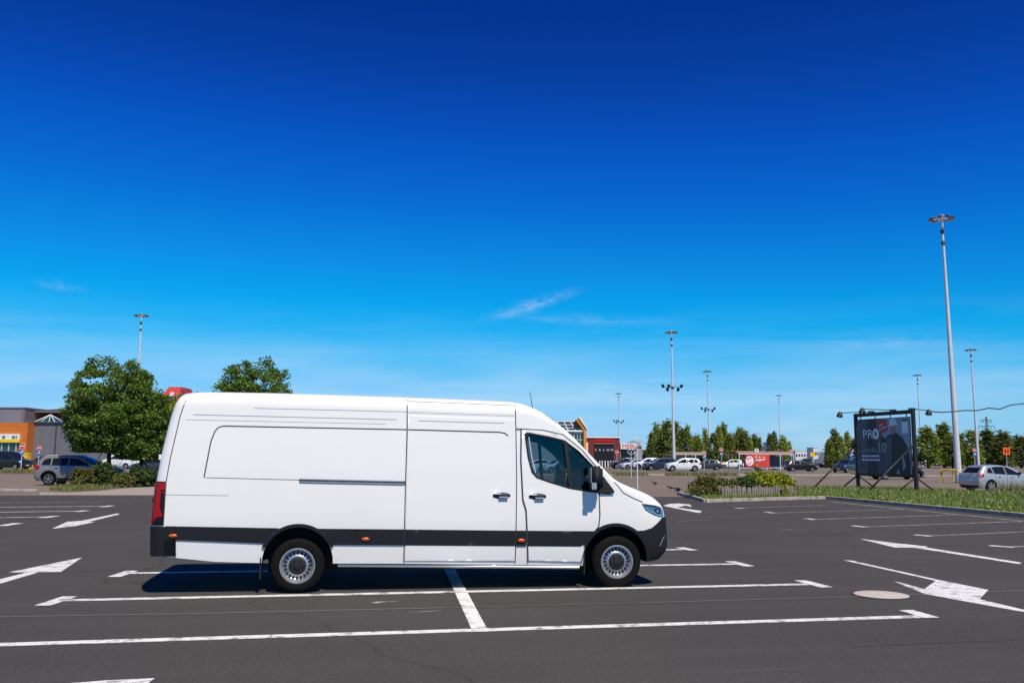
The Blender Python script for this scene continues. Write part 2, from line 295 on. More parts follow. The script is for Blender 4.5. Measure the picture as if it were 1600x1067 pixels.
def patch(name, poly, fn, m, parent, holes=(), step=.1, thick=.0, flip=False):
    """sheet cut to a 2-d outline and laid on the surface fn(a, b, offset)"""
    loops = [densify(poly, step)]+[densify(h, step) for h in holes]; pts = []; edges = []
    for lp in loops:
        s = len(pts); pts += lp; edges += [(s+i, s+(i+1) % len(lp)) for i in range(len(lp))]
    xs = [p[0] for p in poly]; ys = [p[1] for p in poly]
    for gx in np.arange(min(xs)+step*.5, max(xs), step):
        for gy in np.arange(min(ys)+step*.5, max(ys), step):
            if inpoly((gx, gy), poly) and not any(inpoly((gx, gy), h) for h in holes) and min(math.dist((gx, gy), q) for q in pts[:sum(map(len, loops))]) > step*.35: pts.append((gx, gy))
    v2, e2, f2, *_ = delaunay_2d_cdt([Vector(p) for p in pts], edges, [], 0, 1e-6)
    fs = []
    for f in f2:
        c = (sum(v2[i].x for i in f)/len(f), sum(v2[i].y for i in f)/len(f))
        if inpoly(c, poly) and not any(inpoly(c, h) for h in holes): fs.append(list(f))
    vs = [fn(v.x, v.y, thick) for v in v2]
    bm = bmesh.new(); bv = [bm.verts.new(v) for v in vs]
    for f in fs:
        try: bm.faces.new([bv[i] for i in f]).smooth = True
        except ValueError: pass
    if thick:                                     # turned edge down to the surface below
        be = [e for e in bm.edges if len(e.link_faces) == 1]; low = {}; hi = {}; ix = {v: i for i, v in enumerate(bv)}
        for e in be:
            for v in e.verts:
                if v not in low: i = ix[v]; low[v] = bm.verts.new(fn(v2[i].x, v2[i].y, -.004)); hi[v] = bm.verts.new(v.co)
        for e in be: bm.faces.new((hi[e.verts[0]], hi[e.verts[1]], low[e.verts[1]], low[e.verts[0]]))
    for v in [v for v in bm.verts if not v.link_faces]: bm.verts.remove(v)
    o = bmobj(name, bm, m, parent); return o
def ribbon(name, line, fn, m, parent, w=.012, off=.005, step=.08):
    pts = densify(line, step, False); vs = []; fs = []
    for i, p in enumerate(pts):
        a = pts[max(i-1, 0)]; b = pts[min(i+1, len(pts)-1)]; d = math.dist(a, b) or 1; nx, ny = -(b[1]-a[1])/d*w/2, (b[0]-a[0])/d*w/2
        vs += [fn(p[0]+nx, p[1]+ny, off), fn(p[0]-nx, p[1]-ny, off)]
        if i: fs.append((2*i-2, 2*i-1, 2*i+1, 2*i))
    return mesh(name, vs, fs, m, parent)
def text(name, s, size, m, parent, mtx, extr=.002, align='LEFT', sx=1.):
    cu = bpy.data.curves.new(name, 'FONT'); cu.body = s; cu.size = size; cu.extrude = extr; cu.align_x = align; cu.resolution_u = 2
    o = bpy.data.objects.new(name, cu); COL.objects.link(o); dg = bpy.context.evaluated_depsgraph_get()
    me = bpy.data.meshes.new_from_object(o.evaluated_get(dg)); bpy.data.objects.remove(o); me.materials.clear(); me.materials.append(M[m]); me.name = name
    me.transform(mtx @ Matrix.Diagonal((sx, 1, 1, 1))); return link(bpy.data.objects.new(name, me), parent)
def dup(o, loc, rz, label, group=None, sc=None):
    r = o.copy(); COL.objects.link(r); r.location = loc; r.rotation_euler = (0, 0, rz); r['label'] = label
    if group: r['group'] = group
    if sc: r.scale = sc
    for c in o.children:
        k = c.copy(); COL.objects.link(k); k.parent = r
        for g in c.children:
            q = g.copy(); COL.objects.link(q); q.parent = k
    return r
# ------------------------------------------------------------------ ground
def sheet(name, pts, z, m, kind='structure'):
    o = mesh(name, [(p[0], p[1], z) for p in pts], [list(range(len(pts)))], m); tag(o, kind=kind)
    if o.data.polygons[0].normal.z < 0: o.data.flip_normals()
    return o
sheet('terrain', [(-4000, -200), (4000, -200), (4000, 6000), (-4000, 6000)], -.012, 'old_asphalt')
K0, K1, K2, K3, K4 = G(1085, 779), G(1102, 784.5), G(1291, 779), G(1600, 808), Vector((18.4, 14, 0))
sheet('parking_lot', [(-95, 31.5), (K0.x, 41.9), K0, K1, K2, K3, K4, (23, -14), (-95, -14)], 0., 'asphalt')
px = lambda *L: [G(*p) for p in L]
sheet('pavement', px((62, 768.5), (110, 769.5), (165, 766), (205, 761.5), (330, 757), (330, 773), (62, 773)), -.004, 'paving')
sheet('far_road', px((-60, 741.5), (560, 742), (900, 742), (1340, 742.6), (1340, 733.5), (900, 733), (560, 732.5), (-60, 731)), -.008, 'road_asphalt')
GR = [K0+Vector((.12, 4.4, 0)), K0, K1, K2, K3, K4, Vector((60, 14, 0)), Vector((60, 46, 0)), Vector((24.2, 47.6, 0)), Vector((22.4, 52.8, 0)), Vector((13, 52.6, 0)), Vector((11.6, 46.4, 0))]
GR = [GR[i] for i in range(len(GR))]
sheet('grass_verge', [p for p in GR], .085, 'soil')
def kerb(a, b, h=.13, w=.15, m='concrete', z0=-.01, parts=True):
    a = Vector(a[:2]); b = Vector(b[:2]); d = b-a; L = d.length; rz = math.atan2(d.y, d.x); n = max(1, int(L/1.0)); out = None
    root = mesh('kerb', [(-.5*L, -w*.3, z0), (.5*L, -w*.3, z0), (.5*L, w*.3, z0), (-.5*L, w*.3, z0), (-.5*L, -w*.3, h-.02), (.5*L, -w*.3, h-.02), (.5*L, w*.3, h-.02), (-.5*L, w*.3, h-.02)],
                [(0, 1, 2, 3), (4, 5, 6, 7), (0, 1, 5, 4), (1, 2, 6, 5), (2, 3, 7, 6), (3, 0, 4, 7)], 'concrete_warm')
    root.location = ((a.x+b.x)/2, (a.y+b.y)/2, 0); root.rotation_euler = (0, 0, rz); tag(root, kind='structure')
    bm = bmesh.new(); box(bm, (0, 0, (h+z0)/2), (L/n-.012, w, h-z0)); bmesh.ops.bevel(bm, geom=bm.edges[:], offset=.012, segments=1, affect='EDGES')
    me = None
    for i in range(n):
        if me is None: o = bmobj('kerbstone', bm, m, root); me = o.data
        else: o = link(bpy.data.objects.new('kerbstone', me), root)
        o.location = (-L/2+(i+.5)*L/n, random.uniform(-.006, .006), random.uniform(-.006, .006))
    return root
kerb(K0, K1, m='concrete_warm'); kerb(K1, K2); kerb(K2, K3, m='concrete_warm'); kerb(K3, K4, m='concrete_warm'); kerb(K0+Vector((.12, 4.4, 0)), K0)
for a, b in ((G(560, 742.5), G(1010, 742.4)), (G(1010, 742.4), G(1335, 743)), (G(1440, 744), G(1500, 744.5)), (G(-40, 767), G(58, 768))):
    kerb(a, b, h=.12, w=.25, m='concrete_warm' if a.y > 60 else 'concrete')
# ------------------------------------------------------------------ painted markings
def paint(name, poly, m='road_paint', z=.004):
    return sheet(name, poly, z, m)
def stripe(name, a, b, w, m='road_paint', z=.004):
    a = Vector(a); b = Vector(b); d = (b-a).normalized(); n = Vector((-d.y, d.x, 0))*w/2
    return paint(name, [a-n, b-n, b+n, a+n], m, z)
for a, b in (((-260, 1015), (1440, 963)), ((88, 938), (1262, 912.6)), ((193, 895.5), (1152, 881)), ((640, 869.5), (1077, 858))):
    stripe('bay_line', G(*a), G(*b), .165)
for a, b in (((1415, 953.5), (1456, 965.5)), ((66, 946.5), (110, 932)), ((1250, 907), (1292, 918)), ((178, 901.5), (206, 892)), ((1140, 877), (1171, 885)), ((1062, 855.5), (1084, 860))):
    stripe('bay_end_mark', G(*a), G(*b), .19, z=.008)
stripe('bay_line', G(694, 872), G(751, 987), .165, z=.006)
paint('bay_end_mark', px((30, 1074), (165, 1063), (242, 1059.5), (222, 1074)))
paint('direction_arrow', px((128, 871), (95, 893.4), (61, 893.8), (-2, 912.5), (-2, 905.5), (42, 894.2), (14, 894)))
paint('direction_arrow', px((81, 826), (105, 815), (128, 813.4), (184, 801.8), (187, 803.4), (139, 814.9), (148.5, 815.3), (118, 821.5)))
paint('direction_arrow', px((1342, 841.4), (1398, 855.2), (1428, 855.4), (1592, 881), (1597, 879), (1446, 855), (1450, 853.6), (1400, 848.5)))
paint('direction_arrow', px((1318, 875.2), (1331, 875.6), (1467, 906), (1544.5, 921.5), (1530.5, 936), (1612, 955.5), (1607, 957.5), (1446, 928), (1397, 908.4), (1408, 910), (1444, 920.5), (1462, 907.2)))
paint('direction_arrow', px((1036, 790), (1046, 787), (1060, 786.3), (1078, 788), (1081, 792), (1071, 789.6), (1058, 792.6), (1097, 798.2), (1093, 801.4), (1052, 793.4)))
for a, b, hk in (((1152, 793.7), (1290, 789.6), (1162, 794.4)), ((1206, 801.2), (1412, 795.6), (1196, 800)), ((1270, 811.4), (1490, 804.4), (1258, 810)), ((1347, 823), (1596, 814.4), (1332, 821.4)), ((1448, 837.2), (1640, 829), (1430, 835.6)), ((1574, 854.6), (1660, 850), (1546, 852.4))):
    stripe('worn_bay_line', G(*a), G(*b), .12, 'worn_paint'); c = G(*hk); e = G(a[0]+.35*(a[0]-hk[0]), a[1]+.35*(a[1]-hk[1])); stripe('worn_bay_mark', c, e, .2, 'road_paint', .008)
stripe('kerb_edge_line', G(1300, 784), G(1640, 818), .16, 'worn_paint')
for a, b in (((-60, 792.6), (172, 790.8)), ((-60, 800.8), (134, 798.2)), ((-60, 809.8), (86, 807)), ((-60, 786), (160, 784.8)), ((1085, 779.6), (1110, 785.2))):
    stripe('worn_bay_line', G(*a), G(*b), .14, 'worn_paint' if a[1] < 790 else 'road_paint')
for a, b in (((160, 792), (175, 790)), ((120, 799.4), (136, 797.6)), ((66, 809), (88, 806.3)), ((2, 821.6), (29, 817.4))):
    stripe('bay_end_mark', G(*a), G(*b), .26, z=.008)
for a, b in (((144, 777.2), (235, 776.8)), ((160, 774), (180, 774)), ((130, 785), (150, 785)), ((1055, 765), (1085, 765.3)), ((1020, 770.5), (1100, 771)), ((960, 753), (1010, 754)), ((1140, 751), (1175, 752.5)), ((1250, 758), (1310, 758.6)), ((1245, 764.5), (1300, 765)), ((1060, 748.5), (1100, 750)), ((0, 751.5), (30, 752)), ((1083, 758.3), (1100, 759)), ((1070, 741.2), (1110, 741)), ((1180, 746), (1215, 746.5)), ((980, 739.8), (1015, 739.4)), ((20, 747), (48, 747.2))):
    stripe('worn_lane_line', G(*a), G(*b), .14, 'worn_paint', -.002 if a[1] < 779 else .004)
mh = thing('manhole_cover', 'round tan manhole cover set in the dark asphalt by the large arrow', 'manhole cover', G(1377, 929.5))
bm = bmesh.new(); lathe(bm, [(.385, .002), (.385, .009), (.355, .009), (.355, .002)], 40, 'Z'); bmobj('frame_ring', bm, 'iron', mh)
bm = bmesh.new(); lathe(bm, [(.345, .002), (.345, .010), (.33, .014), (.0005, .014)], 40, 'Z'); bmobj('cover_plate', bm, 'cover', mh)

jl = [(-120, 966.5), (0, 964), (300, 959), (700, 949.5), (1000, 942), (1334, 932.5), (1600, 923), (1720, 918)]
for m_, w_, dz_, k_ in (('joint_dark', .045, .0015, 0.), ('joint_pale', .03, .002, .035)):
    for a, b in zip(jl, jl[1:]): o_ = stripe('paver_joint', G(*a)+Vector((0, k_, 0)), G(*b)+Vector((0, k_, 0)), w_*random.uniform(.6, 1.2), m_, dz_)
for a, b in (((-80, 894.5), (110, 892.2)), ((110, 892.2), (236, 889)), ((1050, 815), (1290, 806)), ((1060, 842), (1330, 834)), ((1330, 1010), (1700, 995))): stripe('paver_joint', G(*a), G(*b), .03, 'joint_dark', .0015)
for a, b, w_ in (((583, 942), (600, 939.6), .10), ((600, 939.6), (622, 939), .03), ((640, 956.5), (690, 953.5), .02), ((1060, 814), (1110, 812), .05), ((1220, 826), (1262, 829), .04)): stripe('paint_remnant', G(*a), G(*b), w_, 'worn_paint', .003)
# ------------------------------------------------------------------ lofted vehicle shells
class Shell:
    def __init__(s, top, rear, front, wid, bot, rc=.1, rh=.1, rr=.12, fr=.3, fi=.22, crown=.03, x0=None, x1=None):
        s.top, s.rear, s.front, s.wid, s.bot, s.rc, s.rh, s.rr, s.fr, s.fi, s.crown = top, rear, front, wid, bot, rc, rh, rr, fr, fi, crown
    def zt(s, x): return interp(s.top, x)
    def zb(s, x): return interp(s.bot, x)
    def inset(s, x, z):
        i = 0.; d = x-interp(s.rear, z)
        if d < s.rr: q = (s.rr-max(d, 0))/s.rr; i += s.rr*.8*(1-math.sqrt(max(0, 1-q*q)))
        d = interp(s.front, z)-x
        if d < s.fr: q = (s.fr-max(d, 0))/s.fr; i += s.fi*(1-math.sqrt(max(0, 1-q*q)))
        return i
    def hw(s, x, z):                     # half width on the side
        zt = s.zt(x); z1 = zt-s.rc; w = interp(s.wid, min(z, z1))-s.inset(x, z)
        if z > z1: a = min(1, (z-z1)/s.rc); w -= s.rh*(1-math.sqrt(max(0, 1-a*a)))
        return w
    def side(s, sg):
        def fn(x, z, off): return (x, sg*(s.hw(x, z)+off), z)
        return fn
    def topmap(s, x, y, off):
        zt = s.zt(x); w = max(.05, interp(s.wid, zt-s.rc)-s.rh-s.inset(x, zt)); e = 1e-2; sl = (s.zt(x+e)-s.zt(x-e))/(2*e); k = math.sqrt(1+sl*sl)
        q = abs(y)/w; z = zt+s.crown*(1-min(1, q*q))
        if q > 1: z -= s.rc*(1-math.sqrt(max(0, 1-min(1, (abs(y)-w)/s.rh)**2)))
        return (x-off*sl/k, y, z+off/k)
    def rearmap(s, y, z, off):
        w = interp(s.wid, z); q = max(0., (abs(y)-(w-s.rr*.8))/(s.rr*.8)); return (interp(s.rear, z)+s.rr*(1-math.sqrt(max(0, 1-min(1, q)**2)))-off, y, z)
    def frontmap(s, y, z, off):
        w = interp(s.wid, z); q = max(0., (abs(y)-(w-s.fi))/s.fi); return (interp(s.front, z)-s.fr*(1-math.sqrt(max(0, 1-min(1, q)**2)))+off, y, z)
    def build(s, xs, nz=16, na=5, nc=4, off=0., zt=None, zb=None, rear=True, front=True, arc=True):
        st = []                              # (kind, value)
        if rear: st += [('r', d) for d in (0, .01, .03, .06, s.rr, s.rr*1.6, s.rr*2.6)]
        st += [('x', x) for x in xs]
        if front: st += [('f', d) for d in (s.fr, s.fr*.7, s.fr*.45, s.fr*.25, s.fr*.1, s.fr*.03, 0)]
        rows = []
        for k, v in st:
            def X(z): return interp(s.rear, z)+v if k == 'r' else (interp(s.front, z)-v if k == 'f' else v)
            xr = v if k == 'x' else (X(9.) if zt is None else X(zt(X(.7))))
            top = s.zt(xr) if zt is None else zt(xr)
            if zt is None and k != 'x':
                for _ in range(6): xr = X(top); top = s.zt(xr)
            bot = (zb or s.zb)(X(.5)); pts = []
            rc = s.rc if arc else 0.
            for j in range(nz+1):
                z = bot+(top-rc-bot)*j/nz; x = X(z); pts.append((x-(off if k == 'r' else 0)+(off if k == 'f' else 0), interp(s.wid, z)-s.inset(x, z)+off, z))
            x = X(top); w0 = pts[-1][1]
            if arc:
                for j in range(1, na+1):
                    a = j/na*math.pi/2; z = top-rc+rc*math.sin(a); xx = X(z); pts.append((xx, w0-s.rh*(1-math.cos(a)), z))
                w1 = pts[-1][1]
                for j in range(1, nc+1):
                    q = 1-j/nc; pts.append((x, w1*q, top+s.crown*(1-q*q)))
            else:
                for j in range(1, nc+1): q = 1-j/nc; pts.append((pts[nz][0], w0*q, top))
            row = pts+[(p[0], -p[1], p[2]) for p in pts[-2::-1]]
            rows.append(row)
        n = len(rows[0]); vs = [p for r in rows for p in r]; fs = []
        for i in range(len(rows)-1):
            for j in range(n-1): fs.append((i*n+j, i*n+j+1, (i+1)*n+j+1, (i+1)*n+j))
            fs.append((i*n+n-1, i*n, (i+1)*n, (i+1)*n+n-1))            # floor
        for i in (0, len(rows)-1):                                     # end caps as strips across
            for j in range((n-1)//2):
                a, b = i*n+j, i*n+n-1-j
                if b-a > 2 or b-1 != a+1: fs.append((a, a+1, b-1, b) if b-1 != a+1 else (a, a+1, b))
        return vs, fs
def shell_obj(name, vf, mats, parent):
    bm = bmesh.new(); bv = [bm.verts.new(v) for v in vf[0]]
    for f in vf[1]:
        try: bm.faces.new([bv[i] for i in f])
        except ValueError: pass
    bmesh.ops.remove_doubles(bm, verts=bm.verts[:], dist=1e-5)
    bmesh.ops.recalc_face_normals(bm, faces=bm.faces[:])
    for f in bm.faces: f.smooth = True
    me = bpy.data.meshes.new(name); bm.to_mesh(me); bm.free()
    for m in mats: me.materials.append(M[m])
    return link(bpy.data.objects.new(name, me), parent)
def cut(o, cutters, angle=32):
    """boolean difference with closed bmeshes whose faces carry a material index"""
    tmp = []
    for bm in cutters:
        bmesh.ops.recalc_face_normals(bm, faces=bm.faces[:]); me = bpy.data.meshes.new('c'); bm.to_mesh(me); bm.free()
        for s in o.data.materials: me.materials.append(s)
        c = bpy.data.objects.new('c', me); COL.objects.link(c); c.parent = o.parent; tmp.append(c)
        md = o.modifiers.new('b', 'BOOLEAN'); md.operation = 'DIFFERENCE'; md.object = c; md.solver = 'EXACT'
    dg = bpy.context.evaluated_depsgraph_get(); dg.update()
    me = bpy.data.meshes.new_from_object(o.evaluated_get(dg)); o.modifiers.clear(); old = o.data; me.name = o.name; o.data = me
    for c in tmp: bpy.data.objects.remove(c)
    sharp(o, angle); return o
def sharp(o, angle=32):
    bm = bmesh.new(); bm.from_mesh(o.data)
    for e in bm.edges: e.smooth = not (len(e.link_faces) == 2 and e.calc_face_angle(0) > R(angle))
    for f in bm.faces: f.smooth = True
    bm.to_mesh(o.data); bm.free()
def arch_cut(x, z, r, y0, y1, mi):
    bm = bmesh.new(); bmesh.ops.create_cone(bm, cap_ends=True, segments=40, radius1=r, radius2=r, depth=y1-y0, matrix=Matrix.Translation((x, (y0+y1)/2, z)) @ Matrix.Rotation(R(90), 4, 'X'))
    for f in bm.faces: f.material_index = mi
    return bm
def wheel(parent, x, y, z, r, rim_r, w, sg, style='steel', n=36):
    """sg = -1: outer face towards -y"""
    root = None
    bm = bmesh.new(); h = w/2
    lathe(bm, [(rim_r-.01, h*.80), (rim_r+.012, h*.94), (rim_r+.03, h), (r-.045, h*.98), (r-.018, h*.86), (r-.004, h*.62), (r, h*.3), (r, -h*.3), (r-.004, -h*.62), (r-.018, -h*.86), (r-.05, -h), (rim_r, -h*.9), (rim_r-.01, h*.80)], n, 'Y')
    for k in (-.45, -.15, .15, .45):          # tread grooves
        lathe(bm, [(r+.001, h*k-.004), (r+.001, h*k+.004)], n, 'Y')
    root = bmobj('wheel', bm, 'rubber', parent); root.location = (x, y, z); root.scale = (1, sg, 1)
    a = rim_r
    bm = bmesh.new()
    if style == 'steel':
        lathe(bm, [(a+.012, h*.90), (a+.014, h*.98), (a-.004, h*.99), (a-.016, h*.86), (a*.86, h*.52), (a*.80, h*.46), (a*.60, h*.66), (a*.54, h*.70), (.001, h*.62)], n, 'Y'); rm = bmobj('rim', bm, 'rim', root)
        bm = bmesh.new()
        for k in range(20):
            t = 2*math.pi*k/20; c = (a*.735*math.cos(t), h*.535, a*.735*math.sin(t))
            bmesh.ops.create_cone(bm, cap_ends=True, segments=8, radius1=a*.088, radius2=a*.088, depth=.02, matrix=Matrix.Translation(c) @ Matrix.Rotation(-t, 4, 'Y') @ Matrix.Diagonal((1.3, 1, .78, 1)) @ Matrix.Rotation(R(90), 4, 'X'))
        tag(bmobj('vent_slots', bm, 'rim_dark', root), kind='stuff')
        bm = bmesh.new(); lathe(bm, [(a*.53, h*.68), (a*.52, h*.78), (a*.44, h*.84), (a*.22, h*.86), (a*.20, h*.98), (a*.15, h*1.0), (.001, h*.98)], n, 'Y')
        for k in range(6):
            t = 2*math.pi*k/6; bmesh.ops.create_cone(bm, cap_ends=True, segments=6, radius1=.011, radius2=.009, depth=.03, matrix=Matrix.Translation((a*.36*math.cos(t), h*.86, a*.36*math.sin(t))) @ Matrix.Rotation(R(90), 4, 'X'))
        bmobj('hub_cap', bm, 'rim_dark', root)
    else:
        lathe(bm, [(a+.010, h*.88), (a+.010, h*.97), (a-.012, h*.97), (a-.02, h*.62), (a-.03, h*.2), (.001, h*.1)], n, 'Y'); rm = bmobj('rim', bm, 'alloy' if style == 'dark' else 'rim', root)
        rm.data.materials.append(M['rim_dark'])
        for p in rm.data.polygons:
            c = p.center
            if math.hypot(c.x, c.z) < a*.85: p.material_index = 1
        bm = bmesh.new()
        for k in range(5):
            t = 2*math.pi*k/5+.3
            for q in ((-.11, .11) if style == 'dark' else (0,)):
                box(bm, (0, 0, 0), (a*.9, .022, a*(.13 if style == 'dark' else .3))); vv = bm.verts[-8:]
                bmesh.ops.transform(bm, matrix=Matrix.Rotation(-(t+q*1.6), 4, 'Y') @ Matrix.Translation((a*.5, h*.78, 0)), verts=vv)
        lathe(bm, [(a*.22, h*.7), (a*.22, h*.9), (.001, h*.92)], 20, 'Y'); bmobj('spokes', bm, 'alloy' if style == 'dark' else 'rim', root)
    return root
# ------------------------------------------------------------------ the delivery van
VY = .1638; van = thing('delivery_van', 'large white panel van with dark grey side strip parked across the bays', 'van', (-2.79-.985*math.sin(VY), 12.167+.985*math.cos(VY), 0), VY)
V = Shell(top=[(-1.56, 2.595), (-1.4, 2.612), (-1.1, 2.618), (-.156, 2.616), (1.4, 2.592), (2.83, 2.556), (2.95, 2.54), (3.06, 2.51), (3.17, 2.468), (3.28, 2.415), (3.5, 2.261), (3.734, 2.058), (4.0, 1.785), (4.237, 1.545), (4.31, 1.482), (4.38, 1.44), (4.513, 1.383), (4.745, 1.295), (4.9, 1.232), (4.977, 1.19), (5.03, 1.14), (5.06, 1.10)],
          rear=[(.40, -1.82), (.5, -1.85), (.87, -1.862), (1.05, -1.855), (1.415, -1.838), (1.865, -1.783), (2.28, -1.71), (2.46, -1.662), (2.547, -1.618), (2.6, -1.56), (2.62, -1.54)],
          front=[(.30, 4.95), (.43, 5.07), (.5, 5.118), (.6, 5.12), (.8, 5.112), (.98, 5.098), (1.06, 5.078), (1.12, 5.045), (1.19, 4.985), (1.25, 4.955), (1.45, 4.935)],
          wid=[(.30, .945), (.36, .966), (.43, .977), (.5, .985), (.7, 1.0), (.9, 1.008), (1.2, 1.0), (1.6, .98), (2.0, .945), (2.4, .905), (2.7, .88)],
          bot=[(-1.86, .50), (-1.66, .485), (-1.08, .418), (-.44, .39), (.46, .375), (1.46, .36), (3.82, .30), (4.75, .33), (5.1, .36)], rc=.20, rh=.17, rr=.13, fr=.42, fi=.30, crown=.035)
_rc = V.rc
ws = Shell(V.top, V.rear, V.front, V.wid, V.bot, .07, .06, .13, .42, .30, .05)
def rcx(x): return interp([(2.8, .20), (3.3, .12), (3.6, .07), (4.4, .09), (5.1, .10)], x)
class VanShell(Shell):
    @property
    def rc(s): return s._r
    @rc.setter
    def rc(s, v): s._r = v
    def hw(s, x, z):
        s._r = rcx(x); s.rh = s._r*.85; return Shell.hw(s, x, z)
    def topmap(s, x, y, off):
        s._r = rcx(x); s.rh = s._r*.85; return Shell.topmap(s, x, y, off)
V.__class__ = VanShell; V._r = .2
def van_body():
    # the roof radius tightens towards the windscreen: build in runs and join the rows
    xs = [-1.05, -.7, -.3, .2, .7, 1.2, 1.7, 2.2, 2.6, 2.83, 2.95, 3.06, 3.17, 3.28, 3.39, 3.5, 3.62, 3.734, 3.87, 4.0, 4.12, 4.237, 4.31, 4.38]
    base = Shell.build
    class W(Shell): pass
    w = W(V.top, V.rear, V.front, V.wid, V.bot, .2, .17, .13, .42, .30, .035)
    rows = []
    def piece(xx, rear, front):
        vs, fs = w.build(xx, 18, 6, 5, rear=rear, front=front); n = 2*(18+6+5)+1; return [vs[i*n:(i+1)*n] for i in range(len(vs)//n)]
    rows += piece(xs[:1], True, False)
    for x in xs[1:]: w.rc = rcx(x); w.rh = w.rc*.85; rows += piece([x], False, False)
    w.rc = .10; w.rh = .085; rows += piece([], False, True)
    n = len(rows[0]); vs = [p for r in rows for p in r]; fs = []
    for i in range(len(rows)-1):
        for j in range(n-1): fs.append((i*n+j, i*n+j+1, (i+1)*n+j+1, (i+1)*n+j))
        fs.append((i*n+n-1, i*n, (i+1)*n, (i+1)*n+n-1))
    for i in (0, len(rows)-1):
        for j in range((n-1)//2):
            a, b = i*n+j, i*n+n-1-j
            fs.append((a, a+1, b-1, b) if b-1 != a+1 else (a, a+1, b))
    return vs, fs
body = shell_obj('body', van_body(), ['white_paint', 'liner', 'interior'], van)
WIN = [(3.045, 2.075), (3.085, 2.098), (3.37, 2.05), (3.588, 2.0), (3.78, 1.862), (4.085, 1.56), (4.23, 1.335), (4.18, 1.303), (3.90, 1.335), (3.642, 1.374), (3.371, 1.452), (3.20, 1.51), (3.135, 1.58), (3.085, 1.772)]
cuts = []
for x, z, r in ((.0, .40, .455), (4.30, .385, .455)):
    for y0, y1 in ((-1.2, -.66), (.66, 1.2)): cuts.append(arch_cut(x, z, r, y0, y1, 1))
    c = bmesh.new(); box(c, (x, 0, .2), (.90, 2.4, .40), mi=1)
    cuts.append(c)
c = bmesh.new(); prism(c, [(2.96, .80), (2.96, 2.28), (3.25, 2.25), (3.5, 2.10), (3.72, 1.93), (4.0, 1.65), (4.2, 1.42), (4.3, 1.30), (4.3, .80)], -.86, .86, 'XZ', 2); cuts.append(c)
c = bmesh.new(); prism(c, WIN, -1.3, 1.3, 'XZ', 2); cuts.append(c)
c = bmesh.new(); prism(c, [(3.38, 2.10), (3.62, 2.50), (4.65, 1.55), (4.27, 1.36)], -.76, .76, 'XZ', 2); cuts.append(c)
cut(body, cuts)
sR, sL = V.side(-1), V.side(1)
